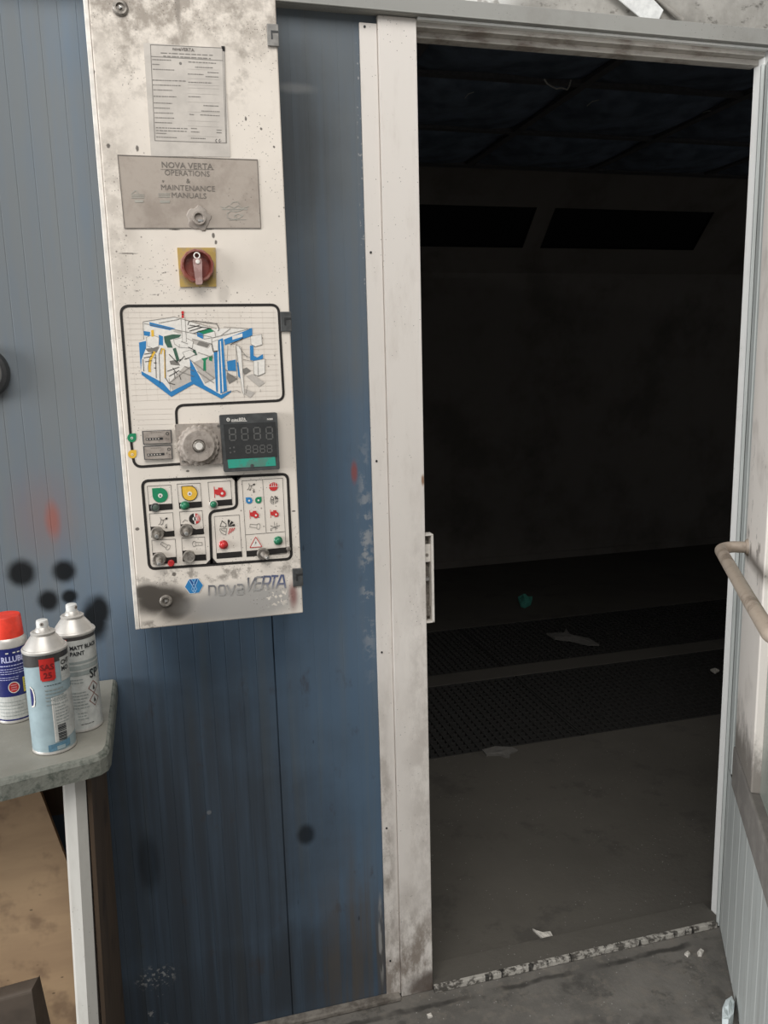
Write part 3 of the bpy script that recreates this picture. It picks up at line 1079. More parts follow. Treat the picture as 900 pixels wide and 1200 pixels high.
w = MB()
xs = [(0.0, 0)]
x = 0.04
while x < DW - 0.02:
    xs += [(x - 0.004, 0), (x, 0.0012), (x + 0.004, 0)]
    x += 0.085
xs += [(DW, 0)]
v, f = [], []
for x, d in xs:
    v += [(x, SGN * d, 0.004), (x, SGN * d, 0.434)]
for i in range(len(xs) - 1):
    q = (2 * i, 2 * i + 2, 2 * i + 3, 2 * i + 1)
    f.append(q if SGN > 0 else q[::-1])
w.add(v, f, KICK)
dbox(w, 0.0, DW, -0.040, -0.004, 0.004, 0.434, KICK)
w.build('kick_panel', door)
w = MB()
dbox(w, 0.102, 0.318, -0.040, 0.003, 0.5335, 2.002, STILE)
w.build('hinge_stile', door, None, 0.003)
w = MB()
dbox(w, 0.0, 0.1012, -0.040, -0.004, 0.4345, 2.002, KICK)
dbox(w, 0.0, 0.050, -0.004, -0.0005, 0.4345, 2.002, KICK)
w.build('rebate_strip', door, None, 0.001)
w = MB()
dbox(w, 0.0, 0.012, 0.001, 0.008, 0.004, 2.002, KICK)
w.build('door_gasket', door, None, 0.001)
w = MB()
dbox(w, 0.64, DW, -0.040, 0.001, 0.5335, 2.002, STILE)
w.build('lock_stile', door, None, 0.003)
w = MB()
dbox(w, 0.1016, DW, -0.040, 0.006, 0.4345, 0.5330, RAILD)
w.build('bottom_rail', door, None, 0.004)
w = MB()
dbox(w, 0.3185, 0.64, -0.040, 0.001, 1.88, 2.002, DOORW)
w.build('top_rail', door, None, 0.003)
pane = NT('dusty_window_glass', 0.25)
pane.b.inputs['Transmission Weight'].default_value = 0.15
pane.color(pane.mix(pane.rng(pane.noise(6, 4), 0.35, 0.65), (0.20, 0.235, 0.20), (0.29, 0.31, 0.27)))
w = MB()
dbox(w, 0.319, 0.639, -0.022, -0.014, 0.534, 1.879, pane.mat)
w.build('window_pane', door)
w = MB()
gb = [(0.120, 0.0, 1.003)]
R = 0.028
off = 0.060
path = [(0.130, 0.004, 1.003), (0.130, off - R, 1.003)]
for k in range(1, 8):
    a = PI / 2 * k / 7
    path.append((0.130 + R - R * math.cos(a), off - R + R * math.sin(a), 1.003 - 0.004 * k / 7))
path += [(0.30, off, 0.998), (0.50, off, 0.996), (0.70, off, 0.996)]
for k in range(1, 8):
    a = PI / 2 * k / 7
    path.append((0.70 + R * math.sin(a), off - R + R * math.cos(a), 0.996))
path += [(0.728, 0.002, 0.996)]
w.tube([(x, -SGN * o, z) for x, o, z in path], 0.0125, TUBE, 16)
gbar = w.build('grab_bar', door, 50)
w = MB()
w.tube([(0.130, -SGN * 0.0032, 1.003), (0.130, -SGN * 0.008, 1.003)], [0.019, 0.0155], TUBE, 16)
w.tube([(0.728, -SGN * 0.0012, 0.996), (0.728, -SGN * 0.006, 0.996)], [0.019, 0.0155], TUBE, 16)
w.build('weld_collar', gbar, 50)
for hz in (0.22, 1.04, 1.82):
    w = MB()
    w.tube([(-0.008, SGN * 0.016, hz - 0.05), (-0.008, SGN * 0.016, hz + 0.05)], 0.008, STEELD, 12)
    w.build('hinge', door, 40)

# ------------------------------------------------------------------ control cabinet
PY = -0.150                                     # front of its door
cab = thing('control_cabinet', (-0.423, 0, 0.967), 'tall grimy white control cabinet with switches and a booth diagram on the blue wall', 'control cabinet')
CO = Vector(cab.location)


def P(px, py):
    q = at_y(px, py, PY)
    return (q.x - CO.x, q.z - CO.z)


def PP(*pts):
    return [P(a, b) for a, b in pts]


PXM = 0.00143                                   # metres per photograph pixel on the cabinet


def Y(layer):
    return PY - 0.0003 * layer


CZT = 2.06 - CO.z
w = MB()
w.box(-0.147, 0.1475, PY + 0.016, -0.0005, 0.003, CZT, CREAM)
w.build('cabinet_body', cab, None, 0.002)
w = MB()
w.box(-0.1385, 0.1465, PY, PY + 0.0155, 0.0, CZT, CAB)
cdoor = w.build('cabinet_door', cab, None, 0.002)
w = MB()
w.box(-0.1465, -0.1392, PY + 0.004, PY + 0.0155, -0.001, CZT, CREAM)
w.build('door_flange', cab, None, 0.0012)

# hinges at the right edge
for (hx, hy) in ((318.5, 42), (335.5, 377), (349.5, 676)):
    x, z = P(hx, hy)
    w = MB()
    x1 = 0.1475
    w.box(x1 - 0.0175, x1 + 0.001, PY - 0.004, PY - 0.0002, z - 0.0165, z + 0.0165, HINGE if hy < 300 else DGREY)
    h = w.build('hinge', cab, None, 0.001)
    w = MB()
    w.box(x1 - 0.0115, x1 - 0.0090, PY - 0.0046, PY - 0.0041, z - 0.006, z + 0.0065, BLACKP)
    w.box(x1 - 0.0090, x1 + 0.0005, PY - 0.0046, PY - 0.0041, z + 0.0035, z + 0.0065, BLACKP)
    w.build('hinge_notch', h)

# quarter-turn locks
def lock(px, py, r, mat):
    x, z = P(px, py)
    w = MB()
    w.lathe([(r * 1.25, 0), (r * 1.25, 0.002), (r, 0.004), (r * 0.72, 0.004), (r * 0.62, 0.001), (0, 0.001)], mat, (x, PY, z), 'Y', 28)
    o = w.build('door_lock', cab, 35)
    w = MB()
    w.lathe([(r * 0.33, 0.0012), (r * 0.33, 0.0038), (0, 0.0042)], STEEL, (x, PY, z), 'Y', 3)
    w.build('key_insert', o)


lock(141, 9.5, 0.0095, STEELD)
lock(194.5, 704, 0.0085, STEELD)

# rating plate
w = MB()
pl = PP((168, 50), (262, 57), (270, 184), (177, 183))
w.prism_y([pl[0], pl[1], pl[2], pl[3]], PY - 0.0007, PY - 0.0001, PLATE)
rp = w.build('rating_plate', cab)
rp['label'] = 'grey rating plate printed with rows of small text'


def zr(u, v):                                   # the zoomed crop of the plate
    return P(165 + u / 8.18, 40 + v / 8.18)


w = MB()
for q in ([(92, 103), (800, 135), (822, 1045), (135, 1022)],):
    w.stroke([zr(*p) for p in q], 0.0010, Y(3), INKG, True)
w.stroke([zr(97, 215), zr(785, 255)], 0.0009, Y(3), INKG)
w.stroke([zr(782, 130), zr(815, 1040)], 0.0007, Y(3), INKG)
w.flat([zr(770, 115), zr(805, 118), zr(808, 165), zr(785, 165)], Y(3), INKB)
w.flat(circ(*zr(380, 283), 0.0022, 12), Y(3), INKG)
tx, tz = zr(408, 163)
w.text('novaVERTA', tx, tz, 0.0068, Y(4), PRINTP, 'CENTER', 0.02, 1.0)


def greek(u0, v0, u1, v1, thick=0.0014, mat=INKG, seed=1):
    rnd = random.Random(seed)
    t = 0.0
    while t < 1.0:
        ln = rnd.uniform(0.04, 0.13)
        e = min(1.0, t + ln)
        a = zr(u0 + (u1 - u0) * t, v0 + (v1 - v0) * t)
        b = zr(u0 + (u1 - u0) * e, v0 + (v1 - v0) * e)
        w.stroke([a, b], thick, Y(3), mat)
        t = e + rnd.uniform(0.012, 0.03)


sd = 1
for row in [(190, 182, 690, 205), (215, 212, 670, 236), (110, 245, 290, 252), (110, 290, 180, 294), (115, 338, 320, 346), (112, 442, 430, 452), (115, 488, 385, 496),
            (120, 535, 305, 541), (122, 597, 340, 603), (125, 660, 300, 666), (128, 708, 280, 713), (130, 755, 310, 760), (135, 802, 318, 807), (135, 848, 300, 853),
            (145, 898, 450, 908), (145, 925, 440, 934), (145, 950, 245, 954), (148, 987, 350, 994),
            (455, 268, 720, 282), (520, 318, 690, 325), (640, 368, 745, 373), (620, 408, 745, 413), (450, 384, 600, 389), (455, 462, 680, 470), (455, 600, 570, 604),
            (600, 686, 745, 692), (580, 738, 755, 745), (465, 770, 510, 774), (570, 775, 755, 784), (480, 905, 540, 908), (480, 937, 560, 941), (725, 920, 775, 923), (725, 945, 775, 948), (480, 998, 620, 1003)]:
    sd += 1
    greek(*row, seed=sd)
for vv in (340, 430, 490, 520, 575, 655, 750, 835, 885, 980):
    w.stroke([zr(448, vv - 5), zr(750, vv + 6)], 0.0006, Y(3), INKL)
for k, u in enumerate((730, 762)):
    cx, cz = zr(u + 5, 1025)
    w.stroke(circ(cx, cz, 0.0028, 10, PI * 0.6, PI * 1.4), 0.0009, Y(3), INKB)
cx, cz = zr(760, 1025)
w.stroke([(cx, cz), (cx + 0.002, cz)], 0.0007, Y(3), INKB)
w.build('plate_print', rp)

# pocket for the manuals with its lock
pq = PP((138, 182), (301.5, 187.5), (305.5, 267.5), (146, 267.5))
w = MB()
w.prism_y(pq, PY - 0.0010, PY - 0.0001, POCKET)
mp = w.build('manual_pocket', cab)
mp['label'] = 'recessed brownish pocket lettered for the operations and maintenance manuals'
w = MB()
w.stroke(pq, 0.0013, Y(5), PRINTP, True)
w.build('pocket_edge', mp)
w = MB()
for t, px, py, h, b in (('NOVA VERTA', 219.5, 197.6, 8.6, 0.008), ('OPERATIONS', 219.5, 206.3, 8.2, 0), ('&', 220.5, 214.8, 6.8, 0), ('MAINTENANCE', 220.5, 223.6, 8.0, 0), ('MANUALS', 221.5, 232.3, 8.0, 0)):
    x, z = P(px, py)
    w.text(t, x, z, h * PXM * 1.03, Y(5), PRINTP, 'CENTER', b, 1.04 if t != 'OPERATIONS' else 0.98)
w.stroke([P(188, 198.7), P(251, 198.9)], 0.0005, Y(5), PRINTP)

w.build('pocket_lettering', mp)
w = MB()


def zp(u, v):
    return P(130 + u / 5, 175 + v / 5)


w.stroke([zp(640, 335), zp(665, 345), zp(690, 330), zp(720, 345), zp(745, 330), zp(775, 345), zp(808, 335)], 0.0010, Y(5), PRINTF)
w.stroke([zp(650, 350), zp(700, 352), zp(760, 350), zp(800, 352)], 0.0016, Y(5), PRINTF)
w.stroke([zp(770, 355), zp(735, 365), zp(700, 362), zp(680, 378), zp(682, 400), zp(710, 412), zp(750, 405), zp(772, 388), zp(745, 378), zp(722, 388), zp(738, 398)], 0.0011, Y(5), PRINTF)
w.stroke([zp(700, 325), zp(715, 310), zp(740, 308), zp(755, 322)], 0.0010, Y(5), PRINTF)
w.stroke([zp(690, 415), zp(790, 412)], 0.0008, Y(5), PRINTF)
w.build('pocket_emblem', mp)
w = MB()
for a, b, c, d in ((120, 262, 195, 290), (140, 298, 190, 312), (278, 255, 345, 285), (288, 300, 345, 315)):
    if a == 278:
        w.stroke([zp(120, 262), zp(145, 240), zp(160, 262)], 0.0012, Y(5), PRINTF)
        w.build('faded_sticker', mp)
        w = MB()
    for k in range(3):
        vv = b + (d - b) * (k + 0.5) / 3
        w.stroke([zp(a, vv), zp(c, vv)], 0.0012, Y(5), PRINTF)
w.flat(circ(*zp(305, 187), 0.0016, 10), Y(5), PRINTP)
w.build('faded_sticker', mp)
x, z = P(233, 256)
w = MB()
w.lathe([(0.019, 0.0008), (0.0175, 0.0022), (0.011, 0.003), (0.0105, 0.0075), (0.0075, 0.0075), (0.0065, 0.004), (0, 0.004)], GREYP, (x, PY, z), 'Y', 28, None,
        lambda a, j: 1 + (0.10 * math.sin(5 * a + 1) + 0.06 * math.sin(9 * a) if j < 2 else 0))
pk = w.build('pocket_lock', mp, 35)
w = MB()
w.box(x - 0.0018, x + 0.0065, PY - 0.0075, PY - 0.0045, z - 0.006, z - 0.0028, STEEL)
w.build('lock_tongue', pk)

# main switch
yq = PP((207.5, 290.5), (252.5, 290.5), (253.5, 336), (211, 336.5))
w = MB()
w.prism_y(yq, PY - 0.003, PY - 0.0001, YPLATE)
sw = w.build('main_switch', cab, None, 0.001)
sw['label'] = 'yellow plate with dusty red rotary main switch'
x, z = P(231, 312.5)
w = MB()
w.lathe([(0.0270, 0.003), (0.0265, 0.012), (0.0250, 0.0165), (0.0222, 0.0165), (0.0205, 0.009), (0.0190, 0.0062), (0, 0.0062)], MAROON, (x, PY, z), 'Y', 48, None,
        lambda a, j: 1 + 0.018 * math.sin(12 * a) if j < 3 else 1)
w.build('switch_collar', sw, 35)
w = MB()
hb = [(-0.0068, 0.0105), (0.0068, 0.0105), (0.0072, 0.004), (0.0062, -0.020), (0.0062, -0.030), (-0.0042, -0.030), (-0.0050, -0.020), (-0.0068, 0.004)]
w.prism_y([(x + a, z + b) for a, b in rounded(hb, 0.003, 4)], PY - 0.020, PY - 0.0062, PINKP)
w.build('switch_handle', sw, None, 0.0012)
w = MB()
ring = [(x + 0.0045 * math.cos(a), PY - 0.018, z + 0.0150 + 0.0045 * math.sin(a)) for a in [2 * PI * k / 20 for k in range(21)]]
w.tube(ring, 0.0011, INKW, 8)
w.lathe([(0.0034, 0), (0.0034, 0.0015), (0, 0.0022)], INKW, (x + 0.0005, PY - 0.0198, z + 0.0055), 'Y', 14)
w.build('padlock_eye', sw, 50)

# black outlines printed on the door
w = MB()
out = [P(213, 543.5), P(157.5, 547.5), P(153.5, 516), P(141.2, 358.6), P(326.3, 357.2), P(332.6, 469.2), P(206.0, 475.2), P(207.3, 498)]
w.stroke(rounded(out, 0.014, 8, False), 0.0044, Y(2), INKB)
low = [P(166.6, 563.6), P(337.0, 555.4), P(341.6, 654.8), P(175.2, 666.8)]
w.stroke(rounded(low, 0.011, 7), 0.0048, Y(2), INKB, True)
mid = [P(276.2, 559), P(277.8, 595.0), P(245.6, 599.8), P(248.0, 660)]
w.stroke(rounded(mid, 0.010, 6, False), 0.0048, Y(2), INKB)
for a in ((276.4, 558.2, 282, 557.8, 277, 564, 271, 558.6), (248.0, 661, 256, 661, 248.4, 652, 241.5, 661.8)):
    w.flat([P(a[0] - 7, a[1]), P(a[0] + 7, a[1] - 0.4), P(a[0] + 0.6, a[1] + (7 if a[1] < 600 else -8))], Y(2), INKB)
for k in range(17):                              # ruled lines of the diagram's ground
    t = k / 16
    a = P(145.5 + 9.5 * t, 366 + 104 * t)
    b = P(323.0 + 5.0 * t, 366 + 98 * t)
    w.stroke([a, b], 0.0004, Y(1), INKX)
for k in range(5):
    w.stroke([P(157 + 1.3 * k, 480 + 6 * k), P(203, 479 + 6 * k)], 0.0004, Y(1), INKX)
for k in range(14):
    t = k / 13
    w.stroke([P(150 + 170 * t, 363), P(160 + 165 * t, 470)], 0.0003, Y(1), INKX)
w.build('printed_outline', cab)


# diagram of the booth
def zd(u, v):
    return P(150 + u / 5, 355 + v / 5)


w = MB()
DN = [0]


def dy():
    DN[0] += 1
    return PY - 0.0006 - 0.000008 * DN[0]


def df(mat, layer, *pts):
    w.flat([zd(*p) for p in pts], dy(), mat)


def ds(mat, wd, layer, *pts):
    w.stroke([zd(*p) for p in pts], wd * PXM, dy(), mat)


# whites and greys under the lines
df(INKW, 2, (88, 110), (280, 82), (490, 150), (725, 150), (725, 190), (560, 215), (550, 545), (385, 462), (255, 525), (80, 400), (66, 232), (92, 215))
df(INKL, 3, (240, 470), (330, 370), (370, 380), (388, 455), (260, 515))
df(INKL, 3, (380, 350), (500, 300), (512, 440), (450, 470))
df(INKG, 3, (102, 268), (185, 258), (168, 292), (118, 288))
df(INKG, 4, (243, 340), (290, 332), (306, 368), (250, 362))
df(INKL, 4, (375, 210), (490, 240), (470, 268), (378, 238))
df(INKG, 4, (415, 225), (478, 242), (465, 262), (402, 246))
df(INKG, 3, (580, 405), (640, 445), (592, 475), (578, 440))
df(INKG, 3, (668, 388), (695, 378), (720, 398), (682, 422))
df(INKL, 3, (692, 428), (728, 416), (802, 468), (768, 492))
df(INKL, 3, (676, 500), (745, 525), (716, 556), (682, 532))
# blues
df(INKBLUE, 4, (125, 112), (280, 150), (245, 160), (128, 135))
df(INKBLUE, 4, (92, 164), (130, 170), (128, 196), (94, 190))
df(INKBLUE, 4, (180, 186), (205, 196), (206, 250), (182, 246))
df(INKBLUE, 4, (64, 232), (106, 222), (106, 262), (80, 330), (76, 400), (70, 320))
df(INKBLUE, 4, (78, 400), (205, 468), (250, 520), (384, 453), (390, 472), (254, 550), (198, 508), (80, 420))
df(INKBLUE, 4, (362, 325), (372, 345), (447, 482), (545, 538), (604, 512), (604, 522), (548, 562), (385, 476), (368, 452))
df(INKBLUE, 4, (502, 290), (524, 284), (527, 524), (516, 518))
df(INKBLUE, 4, (528, 218), (556, 206), (580, 515), (541, 532))
df(INKW, 5, (538, 225), (544, 222), (560, 520), (553, 524))
df(INKBLUE, 4, (563, 214), (710, 154), (716, 196), (568, 246))
df(INKW, 5, (610, 196), (670, 178), (670, 198), (612, 216))
df(INKBLUE, 4, (709, 150), (727, 147), (728, 190), (712, 194))
df(INKBLUE, 4, (580, 342), (630, 332), (633, 400), (584, 396))
df(INKBLUE, 4, (638, 344), (668, 366), (671, 456), (646, 430))
df(INKBLUE, 4, (714, 250), (734, 250), (736, 308), (756, 320), (790, 300), (792, 324), (760, 346), (716, 334))
df(INKBLUE, 5, (402, 172), (440, 178), (440, 212), (406, 196))
df(INKL, 4, (262, 165), (300, 162), (340, 175), (300, 180))
# greens
df(INKGREEN, 4, (404, 166), (480, 150), (508, 166), (442, 184))
df(INKDG, 5, (210, 196), (262, 184), (312, 186), (300, 202), (246, 216), (262, 262), (232, 262), (215, 230))
df(INKDG, 5, (262, 268), (280, 262), (300, 330), (286, 345))
df(INKGREEN, 5, (430, 326), (472, 318), (456, 336), (457, 398), (440, 398), (442, 340))
df(INKGREEN, 5, (474, 316), (494, 308), (492, 342), (474, 336))
df(INKDG, 5, (378, 278), (394, 274), (406, 305), (386, 308))
# machine boxes
for poly in ([(108, 202), (140, 188), (182, 202), (180, 254), (146, 266), (112, 252)], [(268, 216), (330, 200), (382, 226), (376, 266), (300, 260), (272, 240)],
             [(718, 196), (782, 184), (786, 244), (746, 256), (720, 242)], [(735, 340), (802, 328), (802, 410), (762, 428), (737, 418)], [(442, 184), (508, 166), (512, 200), (445, 212)],
             [(490, 230), (528, 216), (528, 280), (500, 285)], [(632, 245), (662, 262), (676, 460), (682, 552), (668, 510)], [(320, 290), (365, 275), (395, 300), (340, 330)]):
    df(INKW, 5, *poly)
    ds(INKG, 0.45, 6, *poly, poly[0])
df(INKW, 6, (311, 90), (333, 90), (342, 228), (320, 230))
ds(INKG, 0.4, 7, (311, 90), (320, 230))
ds(INKG, 0.4, 7, (333, 90), (342, 228))
df(INKR, 7, (312, 52), (320, 46), (328, 52), (326, 68), (328, 88), (313, 88), (315, 68))
df(INKB, 8, (314, 66), (327, 66), (326, 70), (315, 70))
df(INKY, 7, (135, 160), (150, 158), (153, 196), (138, 198))
ds(INKY, 2.6, 7, (156, 285), (132, 330), (126, 372), (128, 405))
ds(INKB, 0.4, 8, (148, 283), (124, 330), (118, 372), (120, 405))
ds(INKY, 1.3, 7, (192, 300), (200, 268), (212, 272), (216, 330), (217, 440))
ds(INKB, 0.6, 7, (188, 470), (182, 300), (196, 264))
ds(INKB, 0.7, 7, (216, 275), (220, 440), (240, 470), (275, 478))
for a in ([(95, 300), (150, 292)], [(92, 322), (140, 312)], [(100, 345), (140, 338)], [(150, 320), (165, 322)], [(150, 350), (168, 352)], [(152, 380), (166, 382)], [(88, 330), (92, 400)], [(160, 300), (166, 440)],
          [(240, 300), (290, 352)], [(290, 340), (310, 330)], [(230, 400), (300, 375)], [(262, 380), (290, 420)], [(240, 430), (300, 395)], [(270, 400), (275, 440)], [(300, 420), (310, 450)], [(355, 110), (350, 130)],
          [(355, 110), (380, 104), (520, 122), (534, 150), (528, 165)], [(360, 130), (490, 150)], [(350, 150), (420, 130)], [(360, 165), (440, 140)], [(378, 180), (480, 148)],
          [(352, 258), (392, 278)], [(330, 330), (360, 320)], [(300, 345), (330, 310)]):
    ds(INKB, 0.7, 7, *a)
for a in ([(88, 110), (270, 82)], [(88, 110), (92, 215)], [(92, 120), (490, 200)], [(270, 82), (520, 150)], [(490, 205), (710, 152)], [(560, 140), (700, 150)], [(545, 190), (600, 150)],
          [(180, 118), (300, 95)], [(490, 206), (490, 240)], [(360, 330), (505, 440)], [(240, 470), (370, 370)], [(330, 370), (388, 400)], [(300, 400), (385, 430)], [(250, 520), (240, 440)],
          [(580, 520), (640, 512), (660, 525)], [(560, 380), (585, 400)], [(600, 420), (645, 440)], [(585, 250), (580, 340)], [(632, 245), (640, 470)], [(650, 260), (700, 320)],
          [(700, 480), (690, 530)], [(775, 505), (775, 520)], [(450, 470), (510, 440)], [(405, 400), (505, 470)], [(672, 300), (715, 320)], [(672, 330), (735, 345)], [(410, 290), (500, 320)],
          [(375, 210), (490, 240)], [(300, 240), (300, 260)], [(310, 225), (350, 240)], [(760, 345), (762, 428)]):
    ds(INKG, 0.5, 6, *a)
ds(INKB, 0.9, 8, (600, 245), (668, 210), (672, 202))
ds(INKB, 0.9, 7, (490, 240), (500, 285), (524, 280))
w.build('booth_diagram', cab)['label'] = 'blue and white printed cutaway diagram of a booth'


# fans, motors and other pictograms
def blower(mb, u, v, r, mat, layer, zf, outline=None, hub=INKW, flip=False):
    cx, cz = zf(u, v)
    rr = r * PXM
    pts = [(cx - rr, cz + rr)] + circ(cx, cz, rr, 22, PI / 2, -PI)
    if flip:
        pts = [(2 * cx - x, z_) for x, z_ in pts]
    mb.flat(pts, Y(layer), mat)
    if outline:
        mb.stroke(pts, 0.7 * PXM, Y(layer + 1), outline, True)
    mb.flat(circ(cx, cz - rr * 0.05, rr * 0.30, 14), Y(layer + 1), hub)
    if r > 5:
        a = rr * 0.14
        mb.flat([(cx - a, cz - rr * 0.05 - a * 0.8), (cx + a, cz - rr * 0.05 - a * 0.8), (cx, cz - rr * 0.05 + a)], Y(layer + 2), INKB)


def motor(mb, u, v, s, layer, zf, hole=INKW):
    cx, cz = zf(u, v)
    k = s * PXM
    mb.flat([(cx - 1.0 * k, cz + 0.95 * k), (cx - 0.86 * k, cz + 0.95 * k), (cx - 0.86 * k, cz - 1.0 * k), (cx - 1.0 * k, cz - 1.0 * k)], Y(layer), INKR)
    mb.flat([(cx - 0.86 * k, cz + 0.45 * k), (cx - 0.3 * k, cz + 0.45 * k), (cx - 0.3 * k, cz + 0.75 * k), (cx + 0.5 * k, cz + 0.70 * k), (cx + 0.45 * k, cz + 0.45 * k), (cx + 0.75 * k, cz + 0.1 * k),
             (cx + 0.75 * k, cz - 0.5 * k), (cx - 0.5 * k, cz - 0.55 * k), (cx - 0.86 * k, cz - 0.30 * k)], Y(layer), INKR)
    mb.flat(circ(cx + 0.38 * k, cz - 0.32 * k, 0.62 * k, 20), Y(layer + 0.5), INKR)
    mb.flat(circ(cx + 0.34 * k, cz - 0.30 * k, 0.22 * k, 12), Y(layer + 1), hole)


def zi(u, v):
    return P(160 + u / 9, 550 + v / 9)


def zj(u, v):
    return P(235 + u / 7.826, 550 + v / 7.826)


w = MB()


def box_(zf, q):
    w.stroke([zf(*p) for p in q], 0.45 * PXM, Y(2), INKB, True)


def bar_(zf, q):
    w.flat([zf(*p) for p in q], Y(2), INKB)


box_(zi, [(112, 178), (362, 165), (380, 420), (135, 438)])
bar_(zi, [(130, 372), (377, 360), (381, 418), (135, 438)])
box_(zi, [(428, 155), (672, 145), (690, 395), (452, 415)])
bar_(zi, [(447, 352), (686, 337), (690, 398), (452, 415)])
box_(zj, [(68, 118), (275, 105), (290, 325), (86, 340)])
bar_(zj, [(80, 290), (285, 272), (290, 326), (86, 341)])
box_(zi, [(135, 468), (382, 455), (400, 702), (158, 715)])
bar_(zi, [(146, 605), (235, 603), (262, 615), (285, 640), (310, 655), (396, 646), (400, 705), (158, 716)])
box_(zi, [(452, 448), (692, 435), (710, 680), (475, 698)])
bar_(zi, [(462, 580), (545, 575), (580, 590), (600, 620), (630, 632), (706, 622), (710, 682), (475, 700)])
box_(zi, [(160, 748), (408, 735), (425, 985), (180, 1000)])
bar_(zi, [(168, 880), (250, 875), (290, 900), (320, 930), (420, 922), (425, 986), (180, 1001)])
box_(zi, [(475, 725), (718, 712), (735, 955), (490, 968)])
bar_(zi, [(486, 858), (560, 852), (600, 868), (620, 900), (732, 895), (735, 956), (490, 969)])
box_(zj, [(125, 432), (355, 418), (380, 800), (150, 818)])
bar_(zj, [(147, 768), (377, 750), (380, 802), (150, 820)])
box_(zj, [(380, 105), (752, 80), (786, 772), (424, 800)])
bar_(zj, [(422, 748), (790, 714), (793, 764), (426, 802)])
w.stroke([zj(568, 92), zj(602, 578)], 0.45 * PXM, Y(2), INKB)
w.stroke([zj(412, 600), zj(776, 570)], 0.45 * PXM, Y(2), INKB)
w.build('pictogram_frames', cab)
w = MB()
# row of fans and burner
blower(w, 250, 272, 8.8, INKGREEN, 3, zi)
w.build('fan_pictogram', cab)
w = MB()
blower(w, 560, 252, 8.9, INKY, 3, zi, INKB)
w.build('fan_pictogram', cab)
w = MB()
motor(w, 178, 205, 7.0, 3, zj)
w.build('burner_pictogram', cab)
# spray gun
for zf, cx, cy, k in ((zi, 275, 555, 1.0), (zj, 460, 165, 0.75)):
    w = MB()

    def gq(a, b):
        return zf(cx + a * k, cy + b * k)
    for pts in ([(-25, -50), (-15, -25), (10, -20), (40, -45)], [(-15, -25), (-25, 15), (-45, 30)], [(10, -20), (0, 20), (-20, 30)], [(25, 45), (40, 20), (45, 60)]):
        w.stroke([gq(*p) for p in pts], 0.75 * PXM, Y(3), INKG)
    w.flat([gq(28, -42), gq(52, -50), gq(50, -28), gq(32, -26)], Y(3), INKB)
    w.flat([gq(25, 62), gq(48, 62), gq(42, 42)], Y(3), INKB)
    w.build('spray_gun_pictogram', cab)
# half black, half flame disc
w = MB()
cx, cz = zi(612, 520)
r = 6.6 * PXM
w.flat(circ(cx, cz, r, 16, PI / 2, 3 * PI / 2), Y(3), INKB)
w.flat(circ(cx, cz, r, 16, -PI / 2, PI / 2), Y(3), INKR)
w.flat(circ(cx, cz, r * 0.36, 14), Y(4), INKW)
w.flat([(cx - 0.0006, cz - r), (cx + 0.0016, cz - r), (cx + 0.0016, cz + r), (cx - 0.0006, cz + r)], Y(4), INKW)
for k in range(3):
    w.stroke([(cx + r * (0.35 + 0.2 * k), cz - r * 0.5), (cx + r * (0.4 + 0.18 * k), cz + r * 0.7)], 0.0007, Y(4), INKW)
w.stroke([zi(485, 560), zi(510, 530), zi(540, 545)], 0.6 * PXM, Y(3), INKG)
w.build('flame_pictogram', cab)


# torches
def torch(zf, u, v, s, ang, mat=INKG):
    ca, sa = math.cos(ang), math.sin(ang)

    def q(a, b):
        return zf(u + s * (a * ca - b * sa), v + s * (a * sa + b * ca))
    w.stroke([q(-1, -0.28), q(0.3, -0.30), q(0.45, -0.5), q(0.75, -0.55), q(0.95, -0.2), q(0.95, 0.2), q(0.75, 0.55), q(0.45, 0.5), q(0.3, 0.30), q(-1, 0.28)], 0.55 * PXM, Y(3), mat, True)
    w.stroke([q(0.35, -0.3), q(0.35, 0.3)], 0.4 * PXM, Y(3), mat)


for args in ((zi, 305, 805, 52, 0.55), (zi, 640, 785, 52, PI), (zj, 500, 520, 48, 0.1)):
    w = MB()
    torch(*args)
    w.build('torch_pictogram', cab)
# four-quarter disc
for zf, u, v, r0 in ((zj, 245, 532, 9.6), (zj, 676, 280, 5.2)):
    w = MB()
    cx, cz = zf(u, v)
    r = r0 * PXM
    g = r * 0.10
    for a in (0.25, 0.75, 1.25):
        t = a * PI / 3
        w.flat([(cx + g, cz + g), (cx + r * math.cos(t - 0.16), cz + r * math.sin(t - 0.16)), (cx + r * math.cos(t + 0.16), cz + r * math.sin(t + 0.16))], Y(3), INKB)
    w.stroke([(cx - g, cz + g)] + [(cx - r * 0.9, cz + r * 0.2), (cx - r * 0.6, cz + r * 0.9), (cx - g, cz + r * 0.45), (cx - g * 2, cz + g)], 0.0009, Y(3), INKB)
    w.stroke([(cx - g, cz - g), (cx - r * 0.95, cz - g)] + circ(cx - g, cz - g, r * 0.85, 6, PI * 1.05, PI * 1.45) + [(cx - g, cz - g)], 0.0009, Y(3), INKG)
    w.stroke([(cx - r * 0.75, cz - r * 0.25), (cx - g * 2, cz - r * 0.55)], 0.0009, Y(3), INKG)
    m_ = INKR if r0 > 6 else INKG
    for k in range(3):
        x0 = cx + g + k * r * 0.27
        w.stroke([(x0, cz - r * (0.9 - 0.18 * k)), (x0 + r * 0.28, cz - g)], 0.0016 if r0 > 6 else 0.0010, Y(3), m_)
    w.build('segment_pictogram', cab)
